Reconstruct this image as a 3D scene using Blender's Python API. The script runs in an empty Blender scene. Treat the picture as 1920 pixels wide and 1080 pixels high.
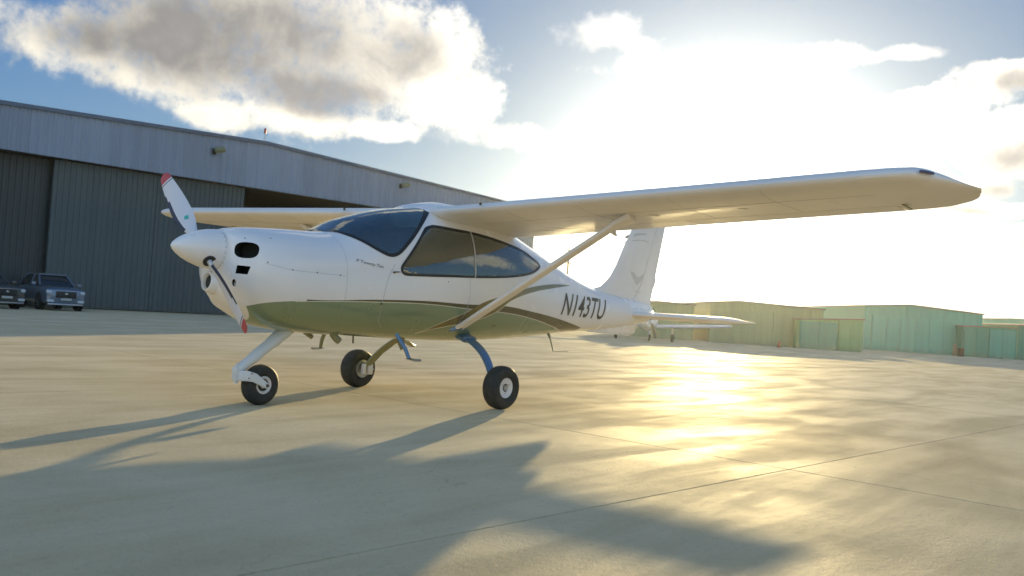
import bpy, bmesh, math, random
from mathutils import Vector, Matrix
random.seed(7)
S = bpy.context.scene
COL = S.collection
R = math.radians

# ------------------------------------------------------------ camera
cam_d = bpy.data.cameras.new('camera'); cam = bpy.data.objects.new('camera', cam_d); COL.objects.link(cam)
CAM = Vector((-3.8802, -6.5951, .9586))
yaw, pitch, roll = .8979, .02681, .06654
Fw = Vector((math.sin(yaw)*math.cos(pitch), math.cos(yaw)*math.cos(pitch), math.sin(pitch)))
Rt = Vector((math.cos(yaw), -math.sin(yaw), 0)); Up = Rt.cross(Fw)
r2 = Rt*math.cos(roll) + Up*math.sin(roll); u2 = -Rt*math.sin(roll) + Up*math.cos(roll)
m = Matrix((r2, u2, -Fw)).transposed().to_4x4(); m.translation = CAM
cam.matrix_world = m
cam_d.sensor_width = 36; cam_d.lens = 36*1680.9/1920
cam_d.clip_start = .05; cam_d.clip_end = 4000
cam_d.dof.use_dof = True; cam_d.dof.focus_distance = 7.6; cam_d.dof.aperture_fstop = 3.2
S.camera = cam

# ------------------------------------------------------------ light
SUN_AZ, SUN_EL = R(64.5), R(7.0)
SUN = Vector((math.sin(SUN_AZ)*math.cos(SUN_EL), math.cos(SUN_AZ)*math.cos(SUN_EL), math.sin(SUN_EL)))
ld = bpy.data.lights.new('sun', 'SUN'); ld.energy = 5.0; ld.angle = R(.53); ld.color = (1, .77, .38)
lo = bpy.data.objects.new('sun', ld); COL.objects.link(lo)
lo.rotation_euler = SUN.to_track_quat('Z', 'Y').to_euler(); lo.location = (60, 30, 30)
S.view_settings.view_transform = 'Standard'; S.view_settings.look = 'None'
S.view_settings.gamma = 1; S.view_settings.use_curve_mapping = False
S.view_settings.exposure = EXPO = 1.6

class NT:
    def __init__(s, t): s.t = t; s.n = t.nodes; s.l = t.links; s.n.clear()
    def new(s, ty, **k):
        x = s.n.new(ty)
        for a, b in k.items(): setattr(x, a, b)
        return x
    def put(s, sock, v):
        if isinstance(v, bpy.types.NodeSocket): s.l.new(v, sock)
        elif v is not None:
            if isinstance(v, (tuple, list)) and len(v) == 3 and sock.type == 'RGBA': v = (*v, 1)
            sock.default_value = v
    def m(s, op, a, b=None, c=None, clamp=False):
        x = s.new('ShaderNodeMath', operation=op, use_clamp=clamp)
        for i, v in enumerate((a, b, c)):
            if v is not None: s.put(x.inputs[i], v)
        return x.outputs[0]
    def vm(s, op, a, b=None, sc=None):
        x = s.new('ShaderNodeVectorMath', operation=op); s.put(x.inputs[0], a)
        if b is not None: s.put(x.inputs[1], b)
        if sc is not None: s.put(x.inputs['Scale'], sc)
        return x.outputs['Value'] if op in ('DOT_PRODUCT', 'LENGTH', 'DISTANCE') else x.outputs[0]
    def mix(s, f, a, b, bt='MIX'):
        x = s.new('ShaderNodeMix', data_type='RGBA', blend_type=bt)
        s.put(x.inputs[0], f); s.put(x.inputs[6], a); s.put(x.inputs[7], b); return x.outputs[2]
    def ss(s, v, lo, hi, a=0., b=1.):
        x = s.new('ShaderNodeMapRange', interpolation_type='SMOOTHSTEP')
        for i, q in enumerate((v, lo, hi, a, b)): s.put(x.inputs[i], q)
        return x.outputs[0]
    def noise(s, v, scale, detail=4, rough=.55, dist=0., dim='3D'):
        x = s.new('ShaderNodeTexNoise', noise_dimensions=dim)
        s.put(x.inputs['Vector'], v); x.inputs['Scale'].default_value = scale
        x.inputs['Detail'].default_value = detail; x.inputs['Roughness'].default_value = rough
        x.inputs['Distortion'].default_value = dist
        return x.outputs[0]
    def xyz(s, v):
        x = s.new('ShaderNodeSeparateXYZ'); s.put(x.inputs[0], v); return x.outputs
    def com(s, a, b, c):
        x = s.new('ShaderNodeCombineXYZ')
        for i, v in enumerate((a, b, c)): s.put(x.inputs[i], v)
        return x.outputs[0]

# ------------------------------------------------------------ sky
# clouds as (azimuth, elevation, half width, half height) in degrees of the real sky
COVER = [(24.8,13.7,4.2,2.4),(29.9,13.8,6.2,3.8),(35.7,15.3,8.9,5.7),(41.7,15.1,7.1,4.0),(45.6,15.0,3.2,3.5),(32.6,18.5,10.7,3.4),(32.9,10.7,4.1,1.2),(38.3,11.0,5.6,1.3),(42.0,10.9,4.0,0.8),(46.9,13.0,3.1,2.6),(26.7,12.1,1.7,1.5),
 (79.6,14.7,2.9,1.0),(76.3,13.7,4.3,0.9),(72.9,13.3,3.5,0.7),(79.2,12.4,3.6,0.9),(80.5,10.4,3.4,1.5),(79.1,8.8,2.9,0.7),(80.4,7.5,2.3,0.7),
 (76.5,10.9,4.5,.55),(77,12.6,3.5,.6),(74,12.0,3,.45),(78,7.4,3.5,.5),(80,6.2,3,.5),(86,12,5,2.5),(95,16,8,4),(14,19,6,3),(5,14,9,3),(-15,17,12,5),(-40,24,14,6),(-75,18,16,5),(-120,25,18,7),(-160,16,20,5),(150,22,18,6),(120,14,12,4),(50,35,14,5),(20,42,16,6)]
WISP = [(57.0,17.8,3.2,1.5),(58.6,17.0,2.4,1.0),(69.7,16.3,4.6,.9),(74.2,16.3,2.6,.5),(62,15.5,7,1.4),(66,13.2,6,1.0),(50,11.0,6,1.0),(73.5,11.2,5,.8)]
CORE = [(33.5,15.6,10.5,3.7),(30.0,14.2,6.0,2.3),(38.5,12.9,5.5,1.7),(43.8,15.4,3.6,1.9),(25.0,14.1,2.6,1.2),(80.4,14.4,1.6,0.8),(81.0,10.4,3.4,1.1),(80.4,8.7,2.5,0.6),(78.5,7.4,3.0,.35),
 (-15,17,9,3),(-40,24,10,4),(-75,18,12,3),(-120,25,13,5),(-160,16,15,3),(150,22,13,4),(95,16,6,2.4),(5,14,7,2)]
W = bpy.data.worlds.new('World'); S.world = W; W.use_nodes = True
n = NT(W.node_tree)
geo = n.new('ShaderNodeTexCoord').outputs['Generated']
dirv = n.vm('NORMALIZE', geo)
d = n.xyz(dirv)
az = n.m('MULTIPLY', n.m('ARCTAN2', d[0], d[1]), 57.29578)
el = n.m('MULTIPLY', n.m('ARCSINE', d[2]), 57.29578)
ae = n.com(n.m('MULTIPLY', az, .6), el, 0)
f1 = n.noise(dirv, 9, 7, .58, .2); f2 = n.noise(dirv, 34, 6, .62)
f3 = n.noise(dirv, 17, 6, .6, .3)
wob = n.vm('SCALE', n.vm('SUBTRACT', n.new('ShaderNodeTexNoise').outputs[1], (.5, .5, .5)), sc=3.4)
tn = n.n[-3] if False else [q for q in n.n if q.bl_idname == 'ShaderNodeTexNoise'][-1]
n.put(tn.inputs['Vector'], dirv); tn.inputs['Scale'].default_value = 13; tn.inputs['Detail'].default_value = 5
w_ = n.xyz(wob)
azw = n.m('ADD', az, w_[0]); elw = n.m('ADD', el, n.m('MULTIPLY', w_[1], .62))
def field(lst, sm=.35):
    acc = None
    for a, e, ra, re in lst:
        u = n.m('MULTIPLY', n.m('SUBTRACT', azw, a), 1/ra)
        v = n.m('MULTIPLY', n.m('SUBTRACT', elw, e), 1/re)
        q = n.m('SUBTRACT', 1, n.m('MULTIPLY_ADD', u, u, n.m('MULTIPLY', v, v)))
        acc = q if acc is None else n.m('SMOOTH_MAX', acc, q, sm)
    return acc
cov = field(COVER); wis = field(WISP, .5); core = field(CORE, .9)
fb = n.m('SUBTRACT', n.m('ADD', n.m('MULTIPLY', f1, .55), n.m('MULTIPLY', f2, .45)), .5)
f4 = n.noise(dirv, 80, 5, .65)
fb = n.m('ADD', fb, n.m('MULTIPLY', n.m('SUBTRACT', f4, .5), .22))
covn = n.m('ADD', n.m('MINIMUM', cov, 1.6), n.m('MULTIPLY', fb, 3.6))
alpha = n.ss(covn, -.15, .95)
wal = n.m('MULTIPLY', n.ss(n.m('ADD', n.m('MINIMUM', wis, .8), n.m('MULTIPLY', fb, 3.6)), -.1, 1.5), .62)
alpha = n.m('MAXIMUM', alpha, wal)
fc = n.m('SUBTRACT', n.m('ADD', n.m('MULTIPLY', f3, .8), n.m('MULTIPLY', f2, .2)), .5)
coren = n.m('ADD', core, n.m('MULTIPLY', fc, 3.2))
thick = n.ss(coren, -.45, 1.35)
# angle from the sun
cs = n.vm('DOT_PRODUCT', dirv, tuple(SUN))
ang = n.m('MULTIPLY', n.m('ARCCOSINE', n.m('MINIMUM', cs, .99999)), 57.29578)
near = n.m('EXPONENT', n.m('MULTIPLY', ang, -1/4.2))
mid = n.m('EXPONENT', n.m('MULTIPLY', ang, -1/11.5))
sky = n.new('ShaderNodeTexSky', sky_type='NISHITA')
sky.sun_disc = False; sky.sun_elevation = SUN_EL; sky.sun_rotation = SUN_AZ
sky.air_density = 1.0; sky.dust_density = 1.0; sky.ozone_density = 2.5; sky.altitude = 50
K = 1/.13     # world strength is .13; the values below are final luminances
raw = sky.outputs[0]
lum = n.vm('DOT_PRODUCT', raw, (.25, .6, .15))
base = n.vm('SCALE', raw, sc=n.m('DIVIDE', .60, n.m('MULTIPLY_ADD', lum, 1/(.20*K), 1.0)))
base = n.mix(1.0, base, (.62, .95, 1.42, 1), 'MULTIPLY')
g = n.m('ADD', n.m('MULTIPLY', near, 1.6*K), n.m('MULTIPLY', mid, .075*K))
glow = n.mix(1.0, (1, .985, .93, 1), n.com(g, g, g), 'MULTIPLY')
# pale haze band along the horizon
hz = n.m('EXPONENT', n.m('MULTIPLY', n.m('MAXIMUM', el, 0), -1/7.))
tot = n.vm('ADD', base, glow)
tot = n.vm('ADD', tot, n.vm('SCALE', (.09*K, .13*K, .165*K), sc=n.ss(cs, .55, -.5)))  # extra sky brightness added opposite the sun to fill shaded sides
tot = n.vm('ADD', tot, n.vm('SCALE', (.035*K, .075*K, .115*K), sc=hz))
tot = n.vm('ADD', tot, n.vm('SCALE', (.85*K, .85*K, .80*K), sc=n.m('MULTIPLY', n.m('EXPONENT', n.m('MULTIPLY', n.m('MAXIMUM', el, 0), -1/6.)), n.m('EXPONENT', n.m('MULTIPLY', ang, -1/14.)))))
anti_fill = n.m('MULTIPLY', n.ss(cs, .45, -.5), .35*K)  # added fill: brighter clouds out of view, opposite the sun
lit = n.m('ADD', n.m('ADD', .30*K, anti_fill), n.m('MULTIPLY', mid, 1.5*K))
drk = n.m('ADD', n.m('ADD', .075*K, n.m('MULTIPLY', anti_fill, .7)), n.m('MULTIPLY', mid, .42*K))
cl_l = n.mix(1.0, (1, .93, .78, 1), n.com(lit, lit, lit), 'MULTIPLY')
cl_d = n.mix(1.0, (1.03, .98, .94, 1), n.com(drk, drk, drk), 'MULTIPLY')
cl = n.mix(thick, cl_l, cl_d)
cl = n.vm('SCALE', cl, sc=n.m('MULTIPLY_ADD', n.m('SUBTRACT', f3, .5), 1.3, 1.0))
up = n.ss(el, .5, 5)
tot = n.mix(n.m('MULTIPLY', alpha, n.m('MULTIPLY', up, .96)), tot, cl)
bg = n.new('ShaderNodeBackground'); n.put(bg.inputs[0], tot); bg.inputs[1].default_value = .13
out = n.new('ShaderNodeOutputWorld'); n.l.new(bg.outputs[0], out.inputs[0])
W.cycles.sampling_method = 'MANUAL'; W.cycles.sample_map_resolution = 1024

# ------------------------------------------------------------ materials
def mat(name, col, rough=.5, metal=0., spec=.5, coat=0., var=0., vs=6., bump=0., bs=60., emis=None, trans=0.):
    mt = bpy.data.materials.new(name); mt.use_nodes = True; k = NT(mt.node_tree)
    b = k.new('ShaderNodeBsdfPrincipled'); o = k.new('ShaderNodeOutputMaterial'); k.l.new(b.outputs[0], o.inputs[0])
    p = k.new('ShaderNodeTexCoord').outputs['Object']
    c = (*col, 1)
    if var:
        f = k.ss(k.noise(p, vs, 5, .6), .35, .65)
        c = k.mix(f, tuple(q*(1-var) for q in col), tuple(min(1, q*(1+var)) for q in col))
    k.put(b.inputs['Base Color'], c)
    r = k.m('MULTIPLY_ADD', k.noise(p, vs*2.3, 4), .12, max(rough-.06, 0)) if rough > .08 else rough
    k.put(b.inputs['Roughness'], r)
    b.inputs['Metallic'].default_value = metal; b.inputs['Specular IOR Level'].default_value = spec
    b.inputs['Coat Weight'].default_value = coat; b.inputs['Coat Roughness'].default_value = .08
    if bump:
        bp = k.new('ShaderNodeBump'); bp.inputs['Strength'].default_value = bump; bp.inputs['Distance'].default_value = .01
        k.put(bp.inputs['Height'], k.noise(p, bs, 4)); k.put(b.inputs['Normal'], bp.outputs[0])
    if emis: b.inputs['Emission Color'].default_value = (*emis, 1); b.inputs['Emission Strength'].default_value = 1
    return mt
M = dict(
 white=mat('white gelcoat', (.80, .80, .78), .28, coat=.6, var=.03, vs=1.6),
 wing=mat('white wing paint', (.74, .725, .69), .5, coat=.12, var=.04, vs=1.3),
 blade=mat('prop blade white', (.62, .64, .68), .35, coat=.3),
 bladered=mat('prop tip red', (.42, .05, .06), .4),
 navy=mat('blade edge dark', (.02, .025, .06), .4),
 dark=mat('dark cavity', (.02, .026, .018), .7),
 black=mat('black rubber seal', (.02, .022, .02), .5),
 rubber=mat('tyre rubber', (.026, .030, .026), .75, bump=.3, bs=200, var=.2, vs=20),
 rim=mat('wheel rim white', (.66, .67, .68), .35, metal=.15),
 steel=mat('bare metal', (.45, .45, .43), .32, metal=.9),
 blue=mat('blue undercarriage spring', (.10, .20, .33), .3, metal=.35, coat=.5),
 olive=mat('flare olive undercarriage spring', (.22, .23, .13), .4, coat=.2),  # olive of the far leg is lens flare tint put into the colour
 legwhite=mat('nose leg paint', (.62, .66, .66), .35, coat=.3),
 gold=mat('stripe gold', (.21, .17, .06), .35, coat=.4),
 ink=mat('registration ink', (.09, .08, .05), .5),
 inkpale=mat('pale emblem grey', (.55, .55, .50), .5),
 teal=mat('teal decal', (.03, .42, .36), .4),
 seam=mat('panel seam', (.42, .43, .42), .6),
 pin=mat('pinstripe', (.8, .8, .72), .4),
 seat=mat('seat leather', (.10, .09, .075), .6, var=.15), panel=mat('instrument panel', (.035, .035, .035), .5), liner=mat('cabin lining', (.40, .40, .34), .8),
 amber=mat('amber glass', (.8, .45, .05), .2),
 navl=mat('navigation light lens', (.05, .05, .12), .1, coat=1),
)
def glassmat():
    mt = bpy.data.materials.new('tinted canopy glass'); mt.use_nodes = True; k = NT(mt.node_tree)
    o = k.new('ShaderNodeOutputMaterial'); p = k.new('ShaderNodeTexCoord').outputs['Object']
    bp = k.new('ShaderNodeBump'); bp.inputs['Strength'].default_value = .3; bp.inputs['Distance'].default_value = .02
    k.put(bp.inputs['Height'], k.noise(p, 2.6, 3))
    tr = k.new('ShaderNodeBsdfTransparent'); tr.inputs[0].default_value = (.64, .74, .62, 1)
    gl = k.new('ShaderNodeBsdfGlossy'); gl.inputs['Roughness'].default_value = .03; gl.inputs['Color'].default_value = (.95, 1, .98, 1); k.put(gl.inputs['Normal'], bp.outputs[0])
    df = k.new('ShaderNodeBsdfDiffuse'); df.inputs[0].default_value = (.34, .44, .38, 1)
    fr = k.new('ShaderNodeFresnel'); fr.inputs['IOR'].default_value = 1.75; k.put(fr.inputs['Normal'], bp.outputs[0])
    m0 = k.new('ShaderNodeMixShader'); k.put(m0.inputs[0], k.m('MULTIPLY', k.noise(p, 30, 4, .7), .22)); k.l.new(tr.outputs[0], m0.inputs[1]); k.l.new(df.outputs[0], m0.inputs[2])
    m1 = k.new('ShaderNodeMixShader'); k.put(m1.inputs[0], k.m('MULTIPLY_ADD', fr.outputs[0], .9, .10, clamp=True)); k.l.new(m0.outputs[0], m1.inputs[1]); k.l.new(gl.outputs[0], m1.inputs[2])
    k.l.new(m1.outputs[0], o.inputs[0]); return mt
M['glass'] = glassmat()

# livery of the hull: boundaries are height curves along the length
U1 = [(.9,.952),(1.13,.952),(1.70,.987),(2.37,1.010),(3.0,1.007),(3.56,1.020),(4.27,.976),(5.0,.908),(5.665,.820),(5.70,.815)]
L1 = [(.40,.83),(.58,.861),(.62,.884),(.755,.914),(1.13,.944),(1.70,.970),(2.38,.984),(3.05,.964),(3.49,.954),(3.93,.934),(4.33,.897),(4.79,.837),(5.22,.768),(5.7,.68),(8,.2)]
U2 = [(2.50,.700),(2.54,.724),(2.70,.807),(3.05,.948),(3.22,1.033),(3.54,1.117),(3.96,1.215),(4.34,1.279),(4.76,1.322),(5.20,1.334)]
L2 = [(2.50,.700),(2.548,.718),(2.81,.777),(3.10,.826),(3.49,.948),(3.76,1.087),(4.21,1.199),(4.75,1.277),(5.20,1.331)]
def hullmat():
    mt = bpy.data.materials.new('hull livery'); mt.use_nodes = True; k = NT(mt.node_tree)
    b = k.new('ShaderNodeBsdfPrincipled'); o = k.new('ShaderNodeOutputMaterial'); k.l.new(b.outputs[0], o.inputs[0])
    p = k.new('ShaderNodeTexCoord').outputs['Object']; q = k.xyz(p)
    def curve(pts):
        c = k.new('ShaderNodeFloatCurve'); cv = c.mapping.curves[0]; c.mapping.use_clip = False
        while len(cv.points) < len(pts): cv.points.new(.5, .5)
        for a, (x, z) in zip(cv.points, pts): a.location = (x/8, z/2); a.handle_type = 'AUTO'
        c.mapping.update(); k.put(c.inputs[1], k.m('MULTIPLY', q[0], 1/8))
        return k.m('MULTIPLY', c.outputs[0], 2)
    cu1, cl1, cu2, cl2 = curve(U1), curve(L1), curve(U2), curve(L2)
    z = q[2]; e = .0018
    def below(c, o=0.): return k.ss(k.m('SUBTRACT', k.m('ADD', c, o), z), -e, e)
    def rng(a, bb): return k.m('MULTIPLY', k.ss(q[0], a-.002, a+.002), k.m('SUBTRACT', 1, k.ss(q[0], bb-.002, bb+.002)))
    mul = lambda a, bb: k.m('MULTIPLY', a, bb)
    inv = lambda a: k.m('SUBTRACT', 1, a)
    nose = k.ss(k.m('SUBTRACT', q[0], k.m('MULTIPLY_ADD', k.m('SUBTRACT', .87, z), 1.15, .565)), -.003, .003)
    silver = mul(below(cl1), nose)
    s1 = mul(mul(below(cu1), inv(below(cl1))), rng(1.0, 5.67))
    p1 = mul(mul(below(cl1, .0), inv(below(cl1, -.007))), rng(.9, 5.3))
    s2 = mul(mul(below(cu2), inv(below(cl2))), rng(2.5, 5.2))
    p2 = mul(mul(below(cl2), inv(below(cl2, -.007))), rng(2.46, 3.75))
    p3 = mul(mul(below(cu2, .008), inv(below(cu2))), rng(2.46, 3.04))
    lo = k.noise(p, 2.0, 4)
    wc = k.mix(lo, (.76, .765, .75), (.83, .825, .80))
    c = k.mix(silver, wc, (.225, .305, .185))  # silver belly with the green lens flare tint put into its colour
    c = k.mix(p1, c, (.75, .75, .62))
    c = k.mix(s1, c, (.085, .078, .028))
    c = k.mix(p3, c, (.75, .75, .62)); c = k.mix(s2, c, (.19, .155, .045)); c = k.mix(p2, c, (.75, .75, .62))
    c = k.mix(k.new('ShaderNodeNewGeometry').outputs['Backfacing'], c, (.13, .13, .11))
    k.put(b.inputs['Base Color'], c)
    k.put(b.inputs['Metallic'], mul(silver, .25))
    k.put(b.inputs['Roughness'], k.m('MULTIPLY_ADD', lo, .12, .2))
    b.inputs['Coat Weight'].default_value = .6; b.inputs['Coat Roughness'].default_value = .07
    return mt
M['hull'] = hullmat()

# ------------------------------------------------------------ mesh helpers
def finish(name, bm, mats, parent=None, smooth=True, ang=32, lab=None):
    bmesh.ops.remove_doubles(bm, verts=bm.verts, dist=1e-5)
    bmesh.ops.recalc_face_normals(bm, faces=bm.faces)
    if smooth:
        for f in bm.faces: f.smooth = True
        for e in bm.edges:
            if len(e.link_faces) == 2 and e.calc_face_angle(0) > R(ang): e.smooth = False
    me = bpy.data.meshes.new(name); bm.to_mesh(me); bm.free()
    o = bpy.data.objects.new(name, me); COL.objects.link(o)
    for q in (mats if isinstance(mats, (list, tuple)) else [mats]):
        me.materials.append(M[q] if isinstance(q, str) else q)
    if parent is not None:
        o.parent = parent; o.matrix_parent_inverse = wmi(parent)
    if lab: o['label'] = lab
    return o
def wm(o):
    mm = o.matrix_basis
    return (wm(o.parent) @ o.matrix_parent_inverse @ mm) if o.parent else mm.copy()
def wmi(o): return wm(o).inverted()
def tag(o, label=None, cat=None, group=None, kind=None):
    for a, b in (('label', label), ('category', cat), ('group', group), ('kind', kind)):
        if b: o[a] = b
    return o
def thing(name, loc, label, cat, group=None, rz=0.):
    o = bpy.data.objects.new(name, None); COL.objects.link(o); o.location = loc; o.rotation_euler = (0, 0, rz)
    o.empty_display_size = .1
    return tag(o, label, cat, group)
def copy_tree(o, parent=None):
    c = o.copy(); COL.objects.link(c)
    if parent is not None: c.parent = parent
    for ch in list(o.children): copy_tree(ch, c)
    return c
def box(bm, x0, x1, y0, y1, z0, z1, M4=None, bev=0., mi=0):
    t = bmesh.new()
    r = bmesh.ops.create_cube(t, size=1)
    bmesh.ops.scale(t, vec=(x1-x0, y1-y0, z1-z0), verts=t.verts)
    bmesh.ops.translate(t, vec=((x0+x1)/2, (y0+y1)/2, (z0+z1)/2), verts=t.verts)
    if bev: bmesh.ops.bevel(t, geom=t.edges[:], offset=bev, segments=2, profile=.6, affect='EDGES')
    merge(bm, t, M4, mi)
def merge(bm, t, M4=None, mi=0):
    if M4 is not None: bmesh.ops.transform(t, matrix=M4, verts=t.verts)
    mp = {v: bm.verts.new(v.co) for v in t.verts}
    for f in t.faces:
        try: g = bm.faces.new([mp[v] for v in f.verts]); g.material_index = mi if mi else f.material_index
        except ValueError: pass
    t.free()
def rings(bm, rs, cap0=True, cap1=True, closed=True, mi=0):
    vs = [[bm.verts.new(p) for p in r] for r in rs]
    for a, b in zip(vs, vs[1:]):
        N = len(a)
        for i in range(N if closed else N-1):
            try: f = bm.faces.new((a[i], a[(i+1) % N], b[(i+1) % N], b[i])); f.material_index = mi
            except ValueError: pass
    if cap0: bm.faces.new(vs[0]).material_index = mi
    if cap1: bm.faces.new(vs[-1][::-1]).material_index = mi
    return vs
def frame(dv):
    dv = dv.normalized(); a = Vector((0, 0, 1)) if abs(dv.z) < .9 else Vector((1, 0, 0))
    x = dv.cross(a).normalized(); return x, dv.cross(x).normalized()
def tube(bm, pts, r, N=12, mi=0):
    pts = [Vector(p) for p in pts]; rs = []
    rad = r if isinstance(r, (list, tuple)) else [r]*len(pts)
    x = None
    for i, p in enumerate(pts):
        dv = (pts[min(i+1, len(pts)-1)] - pts[max(i-1, 0)]).normalized()
        if x is None: x, y = frame(dv)
        else: x = (x - dv*x.dot(dv)).normalized(); y = dv.cross(x)
        rs.append([p + (x*math.cos(2*math.pi*k/N) + y*math.sin(2*math.pi*k/N))*rad[i] for k in range(N)])
    rings(bm, rs, mi=mi)
def strap(bm, pts, w, th, wd, N=16, mi=0):
    """flattened bar along pts: width w along direction wd, thickness th, rounded edges"""
    pts = [Vector(p) for p in pts]; wd = Vector(wd); rs = []
    for i, p in enumerate(pts):
        dv = (pts[min(i+1, len(pts)-1)] - pts[max(i-1, 0)]).normalized()
        x = (wd - dv*wd.dot(dv)).normalized(); y = dv.cross(x)
        W_ = w[i] if isinstance(w, (list, tuple)) else w; T_ = th[i] if isinstance(th, (list, tuple)) else th
        r_ = []
        for k in range(N):
            c, s = math.cos(2*math.pi*k/N), math.sin(2*math.pi*k/N)
            r_.append(p + x*math.copysign(abs(c)**.5, c)*W_/2 + y*math.copysign(abs(s)**.6, s)*T_/2)
        rs.append(r_)
    rings(bm, rs, mi=mi)
def lathe(bm, prof, c, ax, N=40, mi=0, a0=0, a1=2*math.pi):
    """prof: (distance along ax, radius)"""
    c = Vector(c); ax = Vector(ax).normalized(); x, y = frame(ax)
    rs = []
    for h, r in prof:
        rs.append([c + ax*h + (x*math.cos(2*math.pi*k/N) + y*math.sin(2*math.pi*k/N))*max(r, 1e-4) for k in range(N)])
    rings(bm, rs, cap0=True, cap1=True, mi=mi)
def spline(pts, n):
    """Catmull-Rom through pts, n steps per span"""
    P = [Vector(p) for p in pts]; out = []
    for i in range(len(P)-1):
        p0 = P[max(i-1, 0)]; p1 = P[i]; p2 = P[i+1]; p3 = P[min(i+2, len(P)-1)]
        for k in range(n):
            t = k/n
            out.append(.5*((2*p1) + (p2-p0)*t + (2*p0-5*p1+4*p2-p3)*t*t + (3*p1-p0-3*p2+p3)*t**3))
    out.append(P[-1]); return out

# ------------------------------------------------------------ hull shape
ST=[ # x, z top, z bottom, z of max width, half width, upper exponent, lower exponent
(.425,1.480,.985,1.23,.250,2.2,2.2),(.45,1.492,.94,1.215,.300,2.2,2.2),(.50,1.507,.885,1.19,.355,2.25,2.2),
(.60,1.523,.80,1.165,.425,2.3,2.2),(.80,1.542,.705,1.14,.490,2.35,2.25),(1.0,1.556,.668,1.13,.520,2.4,2.3),
(1.38,1.580,.640,1.13,.552,2.45,2.4),(1.50,1.625,.636,1.135,.560,2.4,2.45),(1.75,1.745,.632,1.14,.572,2.3,2.5),
(2.10,1.858,.622,1.15,.580,2.3,2.5),(2.45,1.932,.614,1.16,.585,2.4,2.5),(2.75,1.975,.608,1.17,.585,2.5,2.5),
(3.10,2.000,.605,1.18,.575,2.5,2.5),(3.50,1.985,.612,1.18,.550,2.4,2.45),(3.90,1.930,.628,1.17,.505,2.3,2.4),
(4.33,1.815,.655,1.16,.440,2.2,2.35),(4.76,1.690,.688,1.14,.370,2.15,2.3),(5.46,1.475,.750,1.11,.270,2.1,2.2),
(6.10,1.335,.790,1.08,.190,2.1,2.15),(7.00,1.250,.870,1.06,.100,2.1,2.1),(7.60,1.190,.950,1.06,.045,2.0,2.0)]
def sec(x):
    """smooth (Catmull-Rom) station values at x"""
    n=len(ST)
    if x<=ST[0][0]: return ST[0][1:]
    if x>=ST[-1][0]: return ST[-1][1:]
    i=max(k for k in range(n-1) if ST[k][0]<=x)
    x0,x1=ST[i][0],ST[i+1][0];h=x1-x0;t=(x-x0)/h;out=[]
    for c in range(1,7):
        p0,p1=ST[i][c],ST[i+1][c]
        m0=(p1-ST[i-1][c])/(x1-ST[i-1][0]) if i>0 else (p1-p0)/h
        m1=(ST[i+2][c]-p0)/(ST[i+2][0]-x0) if i<n-2 else (p1-p0)/h
        out.append((2*t**3-3*t*t+1)*p0+(t**3-2*t*t+t)*h*m0+(3*t*t-2*t**3)*p1+(t**3-t*t)*h*m1)
    return out
def fpt(x,th,off=0.0):
    """point on the hull; th=0 port side (-Y), pi/2 top, -pi/2 keel, pi starboard"""
    zt,zb,zw,hw,nt,nb=sec(x)
    c,s=math.cos(th),math.sin(th)
    n=nt if s>=0 else nb; H=(zt-zw) if s>=0 else (zw-zb)
    y=-math.copysign(abs(c)**(2/n),c)*hw; z=zw+math.copysign(abs(s)**(2/n),s)*H
    if off:
        # outward normal in the section plane
        yy=y/hw; zz=(z-zw)/H
        ny=math.copysign(abs(yy)**(n-1),yy)/hw; nz=math.copysign(abs(zz)**(n-1),zz)/H
        l=math.hypot(ny,nz) or 1; y+=off*ny/l; z+=off*nz/l
    return (x,y,z)
def th_of(x,z):
    """angle on the port side for a height z"""
    zt,zb,zw,hw,nt,nb=sec(x)
    n=nt if z>=zw else nb; H=(zt-zw) if z>=zw else (zw-zb)
    q=min(1,abs(z-zw)/H)
    s=q**(n/2)
    return math.copysign(math.asin(min(1,s)),z-zw)

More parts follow.
